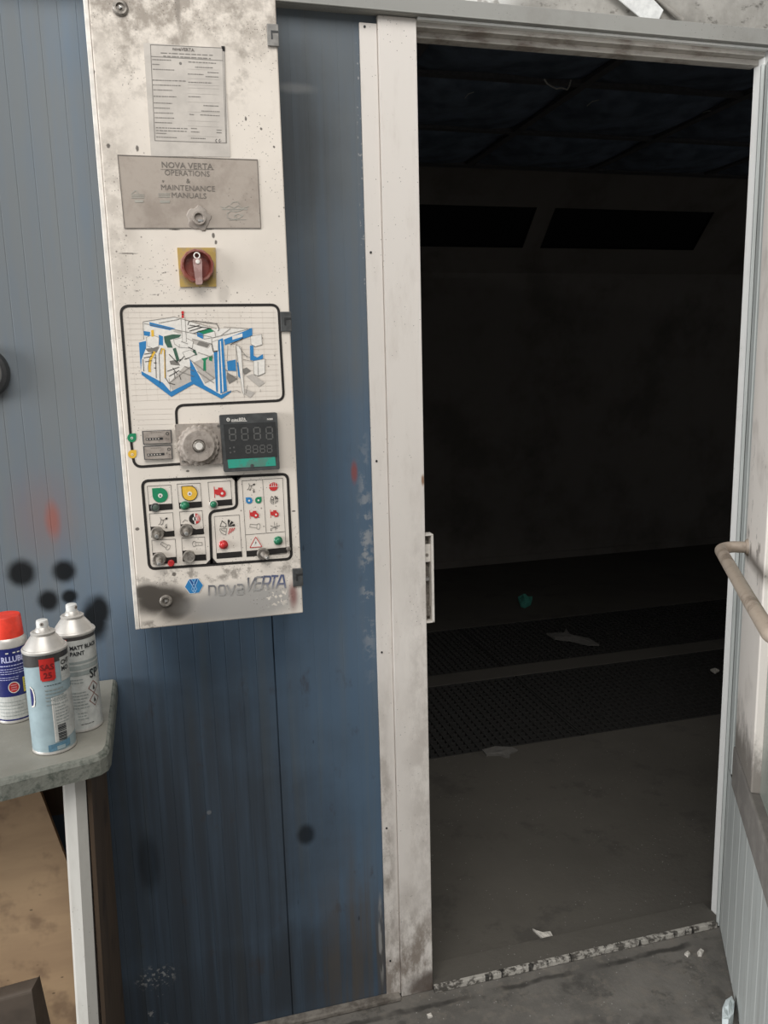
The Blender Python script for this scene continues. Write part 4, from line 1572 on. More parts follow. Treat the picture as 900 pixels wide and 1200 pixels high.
# lists of the warning panel
for args in ((445, 285, 4.0, INKBLUE, 3, zj), (530, 282, 4.0, INKGREEN, 3, zj, None, INKW, True)):
    w = MB()
    blower(w, *args)
    w.build('fan_pictogram', cab)
for args in ((492, 410, 5.6, 3, zj), (678, 402, 5.2, 3, zj)):
    w = MB()
    motor(w, *args)
    w.build('burner_pictogram', cab)
w = MB()
cx, cz = zj(668, 158)
r = 5.3 * PXM
w.flat(circ(cx, cz, r, 22), Y(3), INKR)
for k in (-1, 0, 1):
    w.stroke([(cx + k * r * 0.42, cz + r * 0.85), (cx + k * r * 0.42, cz + r * 0.05)], 0.0008, Y(4), INKW)
w.stroke([(cx - r * 1.1, cz + 0.0002), (cx + r * 1.1, cz + 0.0002)], 0.0008, Y(4), INKW)
w.build('flame_pictogram', cab)
w = MB()
w.stroke([zj(640, 515), zj(700, 540)], 0.6 * PXM, Y(3), INKG)
w.stroke([zj(640, 545), zj(728, 512)], 0.6 * PXM, Y(3), INKG)
w.stroke([zj(675, 480), zj(688, 560)], 0.6 * PXM, Y(3), INKG)
w.stroke([zj(700, 490), zj(700, 545)], 0.6 * PXM, Y(3), INKG)
w.flat(circ(*zj(647, 556), 0.9 * PXM, 8), Y(3), INKG)
w.build('pipe_pictogram', cab)
w = MB()
tri = [zj(505, 618), zj(562, 708), zj(452, 716)]
w.flat(tri, Y(3), INKW)
w.stroke(rounded(tri, 0.0012, 3), 0.85 * PXM, Y(4), INKR, True)
w.flat([zj(512, 646), zj(498, 676), zj(506, 676), zj(490, 702), zj(514, 668), zj(505, 668)], Y(4), INKB)
w.build('warning_sign', cab)['label'] = 'red warning triangle with a lightning bolt'
# fan marks beside the hour counters
w = MB()
blower(w, 0, 0, 5.0, INKGREEN, 3, lambda u, v: P(154.5, 513.0), None, INKW, True)
w.flat(circ(*P(154.5, 513.3), 0.8 * PXM, 8), Y(5), INKGREEN)
w.build('fan_pictogram', cab)
w = MB()
blower(w, 0, 0, 4.8, INKY, 3, lambda u, v: P(155.0, 532.2), None, INKW, True)
w.flat(circ(*P(155.0, 532.4), 0.8 * PXM, 8), Y(5), INKY)
w.build('fan_pictogram', cab)


# hour counters
def zc(u, v):
    return P(160 + u / 18, 495 + v / 18)


for q, wheels, hole, o in (([(115, 180), (735, 158), (752, 432), (140, 455)], [(195, 325), (552, 310), (556, 358), (200, 376)], (650, 232), 0),
                           ([(140, 502), (748, 480), (768, 762), (165, 780)], [(225, 655), (585, 635), (590, 682), (232, 706)], (683, 558), 1)):
    Q = [zc(*p) for p in q]
    w = MB()
    w.prism_y(Q, PY - 0.006, PY - 0.0001, DGREY)
    hc = w.build('hour_counter', cab, None, 0.0008)
    hc['label'] = 'small grey hour counter with a row of number wheels'
    c = Vector((sum(p[0] for p in Q) / 4, sum(p[1] for p in Q) / 4))
    w = MB()
    w.prism_y([tuple(c + (Vector(p) - c) * 0.93) for p in Q], PY - 0.0066, PY - 0.006, GREYP)
    w.build('counter_face', hc)
    W = [zc(*p) for p in wheels]
    w = MB()
    w.flat(W, PY - 0.0069, BLACKP)
    for k in range(5):
        t = (k + 0.5) / 6
        a = Vector(W[0]).lerp(Vector(W[1]), t)
        b = Vector(W[3]).lerp(Vector(W[2]), t)
        mm = (a + b) / 2
        w.flat([(mm.x - 0.0012, mm.y - 0.0010), (mm.x + 0.0012, mm.y - 0.0010), (mm.x + 0.0012, mm.y + 0.0010), (mm.x - 0.0012, mm.y + 0.0010)], PY - 0.0071, INKL)
    w.build('number_wheels', hc)
    w = MB()
    cx, cz = zc(*hole)
    w.stroke(circ(cx, cz, 0.0022, 14), 0.0010, PY - 0.0070, BLACKP, True)
    a, b = zc(300, 207 if not o else 535), zc(530, 203 if not o else 528)
    for k in range(6):
        p0 = Vector(a).lerp(Vector(b), k / 6)
        p1 = Vector(a).lerp(Vector(b), k / 6 + 0.11)
        w.stroke([tuple(p0), tuple(p1)], 0.0010, PY - 0.0070, PRINTP)
    for (u, v) in ((625, 330), (668, 345)) if not o else ((640, 640), (695, 668)):
        w.flat(circ(*zc(u, v), 0.0011, 8), PY - 0.0070, PRINTP)
    w.build('counter_print', hc)

# timer dial
tq = PP((204.5, 497.0), (257.5, 495.5), (260.5, 542.5), (211.5, 545.5))
w = MB()
w.prism_y(rounded(tq, 0.003, 3), PY - 0.007, PY - 0.0001, GREYP)
td = w.build('timer', cab, None, 0.001)
td['label'] = 'dusty grey timer with a scalloped dial'
x, z = P(232.5, 521.5)
w = MB()
w.lathe([(0.0325, 0.007), (0.0325, 0.010), (0.0310, 0.0125), (0.0280, 0.0135), (0.0270, 0.0185), (0.0255, 0.0200), (0.011, 0.0200), (0.010, 0.0185), (0.0098, 0.0185)], GREYP, (x, PY, z), 'Y', 96, None,
        lambda a, j: 1 + (0.075 * abs(math.sin(10 * a)) if j < 4 else 0))
w.build('dial', td, 40)
w = MB()
w.lathe([(0.0100, 0.0185), (0.0092, 0.0185), (0.0092, 0.0235), (0.0072, 0.0245), (0.0068, 0.0235), (0, 0.0232)], STEELD, (x, PY, z), 'Y', 32)
w.lathe([(0.0067, 0.0233), (0.0060, 0.0242), (0, 0.0244)], CREAM, (x, PY, z), 'Y', 24)
w.build('dial_button', td, 35)
for (sx, sy) in ((214.5, 540), (256, 499)):
    cx, cz = P(sx, sy)
    w = MB()
    w.lathe([(0.0030, 0.007), (0.0030, 0.0078), (0, 0.0082)], STEELD, (cx, PY, cz), 'Y', 12)
    w.box(cx - 0.0022, cx + 0.0022, PY - 0.0085, PY - 0.0079, cz - 0.0003, cz + 0.0003, BLACKP)
    w.build('screw', td, 30)


# temperature controller
def zt(u, v):
    return P(140 + u / 4.5, 475 + v / 4.5)


cq = [zt(524, 50), zt(826, 36), zt(840, 333), zt(548, 348)]
w = MB()
w.prism_y(rounded(cq, 0.003, 3), PY - 0.014, PY - 0.0001, DGREY)
tc = w.build('temperature_controller', cab, None, 0.0018)
tc['label'] = 'dark temperature controller with two unlit digit rows and a teal strip'
YF = PY - 0.0142
w = MB()
w.prism_y([zt(545, 98), zt(816, 84), zt(826, 268), zt(560, 280)], YF - 0.0004, YF, GLASSD)
w.build('display_window', tc)


def seg7(mb, c4, th):
    """an 8 from seven unlit segments inside the quad c4 (top-left, top-right, bottom-right, bottom-left)"""
    tl, tr, br, bl = [Vector(p) for p in c4]
    ml, mr = (tl + bl) / 2, (tr + br) / 2
    for a, b in ((tl, tr), (ml, mr), (bl, br), (tl, ml), (ml, bl), (tr, mr), (mr, br)):
        d = b - a
        mb.stroke([tuple(a + d * 0.10), tuple(b - d * 0.10)], th, YF - 0.0007, SEGM)


w = MB()
for k in range(4):
    u = 575 + 64 * k
    dv = -2.2 * k
    seg7(w, [zt(u, 120 + dv), zt(u + 32, 118 + dv), zt(u + 36, 180 + dv), zt(u + 4, 182 + dv)], 0.0021)
for k in range(4):
    u = 662 + 37 * k
    dv = -1.2 * k
    seg7(w, [zt(u, 210 + dv), zt(u + 24, 208 + dv), zt(u + 26, 246 + dv), zt(u + 2, 248 + dv)], 0.0017)
for u, v in ((580, 222), (600, 218), (582, 245), (603, 240)):
    w.flat(circ(*zt(u, v), 0.0016, 8), YF - 0.0007, SEGM)
w.build('unlit_digits', tc)
w = MB()
w.prism_y([zt(566, 282), zt(815, 268), zt(820, 314), zt(572, 327)], YF - 0.0005, YF, TEAL)
w.flat(circ(*zt(695, 314), 0.0032, 14), YF - 0.0007, DGREY)
w.build('teal_strip', tc)
w = MB()
cx, cz = zt(570, 73)
w.stroke(circ(cx, cz, 0.0024, 14), 0.0012, YF - 0.0006, INKW, True)
w.flat([(cx - 0.0018, cz - 0.0004), (cx + 0.0018, cz - 0.0004), (cx + 0.0018, cz + 0.0004), (cx - 0.0018, cz + 0.0004)], YF - 0.0006, INKW)
x, z = zt(586, 80)
w.text('mini', x, z, 0.0052, YF - 0.0006, INKW, 'LEFT', 0.02, 1.35)
x, z = zt(626, 78)
w.text('BSPA', x, z, 0.0066, YF - 0.0006, INKW, 'LEFT', 0.02, 0.78)
w.stroke([zt(586, 83), zt(668, 80)], 0.0009, YF - 0.0006, INKW)
w.build('maker_lettering', tc)
w = MB()
x, z = zt(788, 75)
w.text('N300', x, z, 0.0044, YF - 0.0006, INKW, 'CENTER', 0.02, 1.0)
w.build('model_lettering', tc)


# lamps and push switches
def lamp(px, py, r, mat, label, dome=0.006, ring=None):
    x, z = P(px, py)
    w = MB()
    w.lathe([(r * 1.22, 0.0006), (r * 1.22, 0.003), (r * 1.0, 0.0042), (r * 0.9, 0.0034)], ring or mat, (x, PY, z), 'Y', 24)
    o = w.build('pilot_lamp', cab, 35)
    o['label'] = label
    w = MB()
    w.lathe([(r * 0.9, 0.0034), (r * 0.86, dome), (r * 0.6, dome * 1.3), (0, dome * 1.42)], mat, (x, PY, z), 'Y', 24)
    w.build('lens', o, 50)


lamp(182.0, 594.5, 0.0062, GLAMPD, 'broken dull green pilot lamp', 0.003, DGREY)
lamp(216.5, 592.2, 0.0062, GLAMP, 'green pilot lamp')
lamp(250.0, 590.8, 0.0062, GLAMP, 'green pilot lamp', 0.006, PLATE)
lamp(325.8, 633.2, 0.0064, GLAMP, 'green pilot lamp beside the warning triangle')
lamp(261.8, 638.0, 0.0064, RLAMP, 'red pilot lamp under the four-part disc')


def knob(px, py, r, style, label):
    x, z = P(px, py)
    w = MB()
    if style == 'button':
        w.lathe([(r, 0.0006), (r, 0.008), (r * 0.92, 0.0095), (r * 0.80, 0.0090), (0, 0.0088)], GREYP if False else STEELD, (x, PY, z), 'Y', 28)
        o = w.build('selector_switch', cab, 35)
    else:
        w.lathe([(r, 0.0006), (r, 0.005), (r * 0.88, 0.0068), (r * 0.70, 0.0060), (0, 0.0056)], STEELD, (x, PY, z), 'Y', 28)
        o = w.build('selector_switch', cab, 35)
        w = MB()
        st = style
        w.tube([(x, PY - 0.0055, z), (x + st[0] * 0.5, PY - 0.013, z + st[1] * 0.5), (x + st[0], PY - 0.021, z + st[1])], [r * 0.50, r * 0.44, r * 0.30], STEELD, 14)
        w.tube([(x + st[0], PY - 0.0205, z + st[1]), (x + st[0] * 1.08, PY - 0.0235, z + st[1] * 1.08)], [r * 0.34, r * 0.22], STEEL, 12)
        w.build('switch_lever', o, 45)
    o['label'] = label


knob(184.5, 624.5, 0.0110, (-0.0008, -0.0020), 'grimy metal toggle switch')
knob(218.3, 621.2, 0.0112, (-0.0002, -0.0022), 'grimy metal toggle switch')
knob(186.5, 654.5, 0.0115, (0.0000, -0.0050), 'grimy metal toggle switch')
knob(221.5, 651.5, 0.0102, 'button', 'flat grey push switch')
knob(308.0, 648.5, 0.0108, (0.0055, -0.0040), 'bent grey toggle switch')
w = MB()
x, z = P(338, 643)
w.lathe([(0.0042, 0.0006), (0.0042, 0.004), (0.0030, 0.0055), (0, 0.0058)], STEELD, (x, PY, z), 'Y', 18)
w.build('stop_screw', cab, 35)
w = MB()
x, z = P(200.5, 659.5)
w.lathe([(0.0056, 0.0008), (0.0056, 0.0045), (0.0045, 0.0055), (0, 0.0058)], RLAMP, (x, PY, z), 'Y', 18)
w.build('red_marker', cab, 35)['label'] = 'small red plastic marker'

# maker's sign
w = MB()
cx, cz = P(227.3, 686.6)
R6 = 11.6 * PXM
hexa = [(cx + R6 * math.cos(a), cz + R6 * 0.95 * math.sin(a)) for a in [PI / 3 * k for k in range(6)]]
w.flat(hexa, Y(2), INKW)
w.flat([(cx + (a - cx) * 0.93, cz + (b - cz) * 0.93) for a, b in hexa], Y(3), INKBLUE)
lt_ = ink('ink_light_blue', (0.32, 0.50, 0.72))
for s_ in (-1, 1):
    w.stroke([(cx + s_ * R6 * 0.48, cz + R6 * 0.74), (cx - s_ * R6 * 0.10, cz - R6 * 0.55)], 0.0010, Y(4), lt_)
    w.stroke([(cx + s_ * R6 * 0.20, cz + R6 * 0.74), (cx - s_ * R6 * 0.30, cz - R6 * 0.35)], 0.0008, Y(4), lt_)
w.stroke([(cx - R6 * 0.30, cz - R6 * 0.30), (cx, cz - R6 * 0.76), (cx + R6 * 0.30, cz - R6 * 0.30)], 0.0009, Y(4), lt_)
dk_ = ink('ink_dark_blue', (0.015, 0.075, 0.23))
w.flat([(cx - R6 * 0.5, cz + R6 * 0.74), (cx - R6 * 0.22, cz + R6 * 0.74), (cx, cz + R6 * 0.25), (cx, cz - R6 * 0.25)], Y(3.5), dk_)
w.flat([(cx + R6 * 0.5, cz + R6 * 0.70), (cx + R6 * 0.28, cz + R6 * 0.70), (cx + R6 * 0.05, cz + R6 * 0.20), (cx + R6 * 0.1, cz - R6 * 0.2)], Y(3.5), dk_)


def letters(strokes, x0, x1, y0, y1, lean, wd):
    # each stroke lives in a unit box whose corners are given in photograph pixels
    for k, pts in enumerate(strokes):
        w.stroke([P(x0 + (x1 - x0) * a + lean * b, y0 + (y1 - y0) * (1 - b)) for a, b in pts], wd * PXM, Y(3 + 0.1 * k), LOGO)


N_ = [[(0.05, 0), (0.05, 1), (0.75, 1), (0.95, 0.8), (0.95, 0)]]
O_ = [[(0.1, 0.15), (0.1, 0.85), (0.25, 1), (0.75, 1), (0.9, 0.85), (0.9, 0.15), (0.75, 0), (0.25, 0), (0.1, 0.15)]]
V_ = [[(0.0, 1), (0.5, 0), (1.0, 1)]]
A_ = [[(0.1, 1), (0.8, 1), (0.95, 0.85), (0.95, 0), (0.2, 0), (0.08, 0.15), (0.08, 0.40), (0.2, 0.52), (0.95, 0.52)]]
for g, x0, x1, yb in ((N_, 244.5, 253.0, 697.5), (O_, 255.5, 264.5, 697.0), (V_, 266.0, 275.5, 696.5), (A_, 277.0, 285.0, 696.0)):
    letters(g, x0, x1, yb - 11.0, yb, 0, 2.0)
VV = [[(0.0, 1), (0.40, 0.0), (1.0, 1)]]
EE = [[(1.0, 1), (0.0, 1)], [(0.9, 0.52), (0.0, 0.52)], [(1.0, 0), (0.0, 0)], [(0.0, 1), (0.0, 0)]]
RR = [[(0.0, 0), (0.0, 1), (0.85, 1), (1.0, 0.85), (1.0, 0.6), (0.85, 0.45), (0.1, 0.45)], [(0.6, 0.45), (1.0, 0)]]
TT_ = [[(0.0, 1), (1.0, 1)], [(0.5, 1), (0.5, 0)]]
AA = [[(0.0, 0), (0.55, 1), (0.75, 1), (1.0, 0)], [(0.25, 0.35), (0.9, 0.35)]]
for g, x0, x1, yt in ((VV, 288.0, 296.5, 676.6), (EE, 297.5, 305.0, 676.0), (RR, 306.5, 314.5, 675.4), (TT_, 315.0, 323.0, 674.8), (AA, 323.5, 334.5, 674.2)):
    letters(g, x0, x1, yt, yt + 15.0, 3.0 if g is not AA else 0.0, 2.3)
w.build('maker_sign', cab)['label'] = 'blue hexagon sign and half-covered dark lettering'

# ------------------------------------------------------------------ bench
bench = thing('workbench', (-1.08, -0.17, 0), 'grey-green painted bench with white leg below the cabinet, cut by the left edge', 'workbench')
BO = Vector(bench.location)


def bl_(mb, x0, x1, y0, y1, z0, z1, mat):
    return mb.box(x0 - BO.x, x1 - BO.x, y0 - BO.y, y1 - BO.y, z0, z1, mat)


TT = table_material()
TE = table_edge_material()
top = [(-1.55, -0.008), (-0.619, -0.008), (-0.6135, -0.300), (-0.6165, -0.318), (-0.626, -0.330), (-0.640, -0.336), (-0.760, -0.368), (-1.55, -0.42)]
n = len(top)
w = MB()
edge_r = 0.010
v, f = [], []
lay = [(0.0, 0.796), (0.004, 0.800)]
for (ins, z) in ((0.0, 0.798), (0.0, 0.822), (0.0025, 0.8275), (0.007, 0.830)):
    for i, (x, y) in enumerate(top):
        cxm = -1.08
        dx = -ins if x > cxm else ins
        dy = ins if y < -0.05 else -ins * 0
        v.append((x + dx - BO.x, y + dy - BO.y, z))
w.add(v, [tuple(range(n))], TE)
for j in range(3):
    fs = [(j * n + i, (j + 1) * n + i, (j + 1) * n + (i + 1) % n, j * n + (i + 1) % n) for i in range(n)]
    w.add(v, fs, TE)
w.add(v, [tuple(range(3 * n, 4 * n))[::-1]], TT)
# merge duplicates & subdivide nothing
bt = w.build('bench_top', bench)
me = bt.data
bm = bmesh.new()
bm.from_mesh(me)
bmesh.ops.remove_doubles(bm, verts=bm.verts, dist=1e-6)
bmesh.ops.recalc_face_normals(bm, faces=bm.faces)
bm.to_mesh(me)
bm.free()
WHT = grimy('bench_leg_white', (0.56, 0.54, 0.495), (0.36, 0.335, 0.29), 0.5, 0.55, 10, 0.5, 0.72, (1, 1, 0.4))
BRN = wood_material('dark_brown_board', (0.095, 0.062, 0.038), (0.065, 0.042, 0.026), (0.03, 0.02, 0.014))
for lx, dx in ((-0.670, -0.030), (-1.47, 0.03)):
    w = MB()
    a, b = 0.0170, 0.022
    for (z, sh) in ((0.0, dx), (0.797, 0.0)):
        pass
    v = []
    for z, sh in ((0.0, dx), (0.797, 0.0)):
        x = lx + sh - BO.x
        y = -0.290 - BO.y
        v += [(x - a, y - b + 0.012, z), (x - a + 0.004, y - b + 0.005, z), (x + a * 0.15, y - b, z), (x + a, y - b + 0.010, z), (x + a, y + b, z), (x - a, y + b, z)]
    w.add(v, [(i, (i + 1) % 6, (i + 1) % 6 + 6, i + 6) for i in range(6)] + [(5, 4, 3, 2, 1, 0), (6, 7, 8, 9, 10, 11)], WHT)
    w.build('leg', bench)['label'] = 'white painted wooden leg'
for x0 in (-0.6520, -1.50):
    w = MB()
    sh = -0.024 if x0 > -1 else 0.0
    v = []
    for z, q in ((0.0, sh), (0.797, 0.0)):
        v += [(x0 + q - BO.x, -0.300 - BO.y, z), (x0 + 0.007 + q - BO.x, -0.300 - BO.y, z), (x0 + 0.007 + q * 0.5 - BO.x, -0.066 - BO.y, z), (x0 + q * 0.5 - BO.x, -0.066 - BO.y, z)]
    w.add(v, [(0, 3, 2, 1), (4, 5, 6, 7), (0, 1, 5, 4), (1, 2, 6, 5), (2, 3, 7, 6), (3, 0, 4, 7)], BRN)
    w.build('side_panel', bench, None, 0.001)['label'] = 'dark brown side board'
w = MB()
bl_(w, -1.488, -0.662, -0.064, -0.049, 0.60, 0.797, BRN)
w.build('back_rail', bench)

# light board standing under the bench
PLY = wood_material('light_brown_board', (0.50, 0.34, 0.20), (0.42, 0.28, 0.165), (0.22, 0.14, 0.085), (2, 2, 9))
bx0, bz = -1.30, 0.0
w = MB()
pts = [(-0.50, 0.0), (0.0, 0.0), (0.068, 0.02), (0.068, 0.46), (0.058, 0.51), (0.012, 0.700), (-0.50, 0.700)]
w.prism_y(pts, -0.006, 0.006, PLY)
o = w.build('wooden_board', None, None, 0.001)
o.location = (-0.770, -0.165, 0.0008)
o.rotation_euler = (math.radians(-4), 0, 0)
tag(o, 'light brown wooden board with slanted corner standing under the bench', 'board')
w = MB()
LB = plain('brown_block_face', (0.072, 0.054, 0.040), 0.8, 0, 0.2, 20)
DBK = plain('brown_block_side', (0.035, 0.024, 0.017), 0.8, 0, 0.2, 20)
v = [(-0.10, -0.03, 0), (0.0, -0.03, 0), (0.028, 0.03, 0), (-0.08, 0.03, 0), (-0.095, -0.012, 0.385), (-0.012, -0.012, 0.392), (-0.004, 0.020, 0.392), (-0.085, 0.020, 0.385)]
w.add(v, [(3, 2, 1, 0), (4, 5, 6, 7), (0, 1, 5, 4), (2, 3, 7, 6), (3, 0, 4, 7)], LB)
w.add(v, [(1, 2, 6, 5)], LB)
o = w.build('timber_offcut', None, None, 0.006, 3)
o.location = (-0.765, -0.235, 0)
tag(o, 'dark brown timber offcut leaning before the light board, at the lower left corner', 'timber')


# ------------------------------------------------------------------ spray cans
TZ = 0.830


def wrap(c, r, a_mid):
    """flat lettering (x along the girth, z up) onto a can of radius r"""
    def fn(p):
        a = a_mid + p[0] / r
        return (r * math.cos(a), r * math.sin(a), p[2])
    return fn


def patch(mb, r, a0, a1, z0, z1, mat, n=10, slant=0.0):
    v, f = [], []
    for i in range(n + 1):
        a = a0 + (a1 - a0) * i / n
        s_ = slant * i / n
        v += [(r * math.cos(a), r * math.sin(a), z0 + s_), (r * math.cos(a), r * math.sin(a), z1 + s_)]
    for i in range(n):
        f.append((2 * i, 2 * i + 2, 2 * i + 3, 2 * i + 1))
    mb.add(v, f, mat)


def facing(x, y):
    """angle on a can that points at the camera"""
    return math.atan2(CAMP.y - y, CAMP.x - x)


CANM = plain('can_tinplate', (0.50, 0.47, 0.43), 0.40, 0.35, 0.06, 60)
CANB = plain('can_band_dark', (0.05, 0.045, 0.043), 0.3, 0.1)
LBLUE = plain('label_pale_blue', (0.27, 0.345, 0.365), 0.4, 0, 0.10, 30)
LWHITE = plain('label_white', (0.47, 0.47, 0.44), 0.45)
LGREY = plain('label_grey_text', (0.26, 0.285, 0.27), 0.5)
LDEEP = plain('label_splash_blue', (0.085, 0.18, 0.25), 0.4, 0, 0.3, 60)
REDT = plain('red_tag', (0.46, 0.022, 0.018), 0.35)
REDD = plain('red_tag_print', (0.16, 0.006, 0.006), 0.5)
NAVY = plain('label_navy', (0.012, 0.016, 0.115), 0.35)
CAPR = plain('red_cap', (0.72, 0.045, 0.022), 0.4)
WPL = plain('white_nozzle', (0.62, 0.61, 0.58), 0.4)
LYEL = plain('label_yellow', (0.55, 0.46, 0.07), 0.5)
LVIO = plain('label_pale_violet', (0.45, 0.45, 0.66), 0.5)
TXTB = plain('label_black', (0.012, 0.014, 0.016), 0.5)


def can_shell(root, r, body, h_sh):
    w = MB()
    w.lathe([(0, 0.003), (r * 0.80, 0.0025), (r * 0.93, 0.0), (r * 1.0, 0.0015), (r * 1.0, 0.004), (r * 0.985, 0.0055)], CANM, (0, 0, 0), 'Z', 40)
    w.lathe([(r * 0.985, 0.0055), (r * 0.985, h_sh - 0.004)], body, (0, 0, 0), 'Z', 40)
    w.build('can_body', root, 40)


def nozzle_can(root, r, h_sh, a):
    """tinplate shoulder, valve cup and spray head"""
    w = MB()
    w.lathe([(r * 0.985, h_sh - 0.004), (r * 1.02, h_sh - 0.003), (r * 1.03, h_sh), (r * 0.99, h_sh + 0.002), (r * 0.93, h_sh + 0.002), (r * 0.80, h_sh + 0.009), (r * 0.62, h_sh + 0.017), (r * 0.52, h_sh + 0.021),
             (r * 0.55, h_sh + 0.022), (r * 0.56, h_sh + 0.0245), (r * 0.50, h_sh + 0.026), (r * 0.36, h_sh + 0.026), (r * 0.30, h_sh + 0.031), (r * 0.24, h_sh + 0.033), (0, h_sh + 0.033)], CANM, (0, 0, 0), 'Z', 40)
    w.build('shoulder', root, 30)
    w = MB()
    z0 = h_sh + 0.031
    w.lathe([(r * 0.27, z0), (r * 0.27, z0 + 0.008), (r * 0.255, z0 + 0.0115), (r * 0.20, z0 + 0.0125), (0, z0 + 0.0120)], WPL, (0, 0, 0), 'Z', 24)
    nz = w.build('spray_head', root, 35)
    w = MB()
    d = Vector((math.cos(a), math.sin(a), 0))
    p = d * (r * 0.25) + Vector((0, 0, z0 + 0.007))
    w.tube([p, p + d * 0.0012], 0.0028, GREYP, 12)
    w.tube([p + d * 0.0012, p + d * 0.0014], 0.0011, TXTB, 8)
    w.build('nozzle_insert', nz)


def lines(mb, r, am, x0, x1, z, n, dz, mat, th=0.0012, seed=0, slant=0.0):
    rnd = random.Random(seed)
    for k in range(n):
        e = x1 - rnd.uniform(0, 0.3) * (x1 - x0)
        t = x0
        while t < e:
            l_ = rnd.uniform(0.002, 0.006)
            patch(mb, r, am + t / r, am + min(e, t + l_) / r, z - dz * k, z - dz * k + th, mat, 2)
            t += l_ + 0.0009


# middle can, pale blue
R = 0.0325
c = Vector((-0.697, -0.275, TZ))
can = thing('spray_can', c, 'pale blue spray can with red tag, frontmost of the three on the bench corner', 'spray can', 'spray cans on the bench')
am = facing(c.x, c.y)
HS = 0.164
can_shell(can, R, LBLUE, HS)
nozzle_can(can, R, HS, am - 0.1)
w = MB()
rl = R * 0.985 + 0.00025
patch(w, rl, 0, 2 * PI, HS - 0.017, HS - 0.0042, CANB, 40)
patch(w, rl, am - 1.6, am - 0.25, HS - 0.026, HS - 0.0165, CANB, 14, 0.006)
w.build('dark_band', can)
w = MB()
patch(w, rl + 0.0003, am + 0.62, am + 1.9, HS - 0.050, HS - 0.0125, LWHITE, 12)
patch(w, rl + 0.0002, am + 0.05, am + 1.8, 0.020, 0.092, LWHITE, 14, 0.010)
patch(w, rl + 0.0004, am + 0.05, am + 0.09, 0.020, 0.092, INKW, 2)
wl = wrap(c, rl + 0.0007, am)
for t, x, z, s_ in (('CHT', 0.0215, HS - 0.024, 0.010), ('MO', 0.0215, HS - 0.034, 0.010)):
    w.text(t, x, z, s_, 0, TXTB, 'LEFT', 0.03, 0.9, wl)
lines(w, rl + 0.0006, am, -0.006, 0.022, HS - 0.052, 1, 0.004, TXTB, 0.0009, 4)
lines(w, rl + 0.0005, am, -0.006, 0.028, HS - 0.060, 4, 0.0055, LGREY, 0.0018, 5)
lines(w, rl + 0.0005, am, -0.006, 0.020, HS - 0.083, 1, 0.0055, LGREY, 0.0012, 6)
lines(w, rl + 0.0006, am, 0.006, 0.030, 0.090, 9, 0.0050, LGREY, 0.0012, 7)
rnd = random.Random(3)
for zz, hh in ((0.036, 0.011), (0.021, 0.012)):                       # bar code strips, turned on their side
    z = zz
    while z < zz + hh:
        t = rnd.choice((0.0006, 0.0010, 0.0016))
        patch(w, rl + 0.0006, am + 0.007 / R, am + 0.020 / R, z, z + t, TXTB, 4)
        z += t + rnd.choice((0.0006, 0.0010))
patch(w, rl + 0.0006, am - 0.28, am + 0.75, 0.0062, 0.017, LDEEP, 12, 0.004)
patch(w, rl + 0.0008, am + 0.10, am + 0.48, 0.0080, 0.014, LBLUE, 8)
v0 = [(-0.030, 0.052 + 0.060), (-0.0245, 0.108), (-0.0225, 0.100), (-0.0225, 0.088), (-0.0245, 0.080), (-0.030, 0.078)]
q = [(a, 0, b) for a, b in v0]
w.add([wl(p) for p in q], [tuple(range(6))[::-1]], INKW)
q = [(a - 0.0022 if a > -0.03 else a, 0, 0.095 + (b - 0.095) * 0.86) for a, b in v0]
wl2 = wrap(c, rl + 0.0010, am)
w.add([wl2(p) for p in q], [tuple(range(6))[::-1]], NAVY)
w.build('label', can)
w = MB()
tagp = rounded([(-0.0085, HS - 0.047), (0.0125, HS - 0.044), (0.0135, HS - 0.010), (-0.0085, HS - 0.0125)], 0.003, 4)
wt = wrap(c, rl + 0.0013, am)


def tagmesh(mb, x0, x1, z0, z1, rr, am_, mat):
    patch(mb, rr, am_ + x0 / rr, am_ + x1 / rr, z0 + 0.002, z1, mat, 8)
    patch(mb, rr, am_ + (x0 + 0.002) / rr, am_ + (x1 - 0.002) / rr, z0, z0 + 0.002, mat, 6)


tagmesh(w, -0.0105, 0.0115, HS - 0.044, HS - 0.009, rl + 0.0010, am, REDT)
w.text('SAS', 0.0005, HS - 0.0265, 0.0125, 0, REDD, 'CENTER', 0.03, 1.0, wt)
w.text('25', 0.0005, HS - 0.0395, 0.0125, 0, REDD, 'CENTER', 0.03, 1.0, wt)
w.build('red_tag', can)['label'] = 'red tag lettered SAS 25'

# right can, white
c = Vector((-0.662, -0.206, TZ))
can = thing('spray_can', c, 'white spray can lettered matt black paint, nearest the wall on the bench corner', 'spray can', 'spray cans on the bench')
am = facing(c.x, c.y)
HS = 0.166
can_shell(can, R, LWHITE, HS)
nozzle_can(can, R, HS, am + 0.9)
w = MB()
patch(w, rl, 0, 2 * PI, HS - 0.0095, HS - 0.0042, CANB, 40)
w.build('dark_band', can)
w = MB()
wl = wrap(c, rl + 0.0006, am)
w.text('MATT BLACK', -0.0090, HS - 0.0245, 0.0092, 0, TXTB, 'LEFT', 0.03, 0.86, wl)
w.text('PAINT', -0.0090, HS - 0.0345, 0.0092, 0, TXTB, 'LEFT', 0.03, 0.86, wl)
patch(w, rl + 0.0002, am - 1.3, am + 1.6, 0.097, 0.104, LGREY, 20)
patch(w, rl + 0.0002, am - 1.3, am + 1.6, 0.107, 0.114, LGREY, 20)
patch(w, rl + 0.0002, am - 1.3, am + 1.6, 0.117, 0.121, LGREY, 20)
lines(w, rl + 0.0004, am, -0.022, 0.010, 0.090, 2, 0.0050, LGREY, 0.0014, 8)
lines(w, rl + 0.0004, am, -0.018, 0.014, 0.068, 6, 0.0052, LGREY, 0.0014, 9)
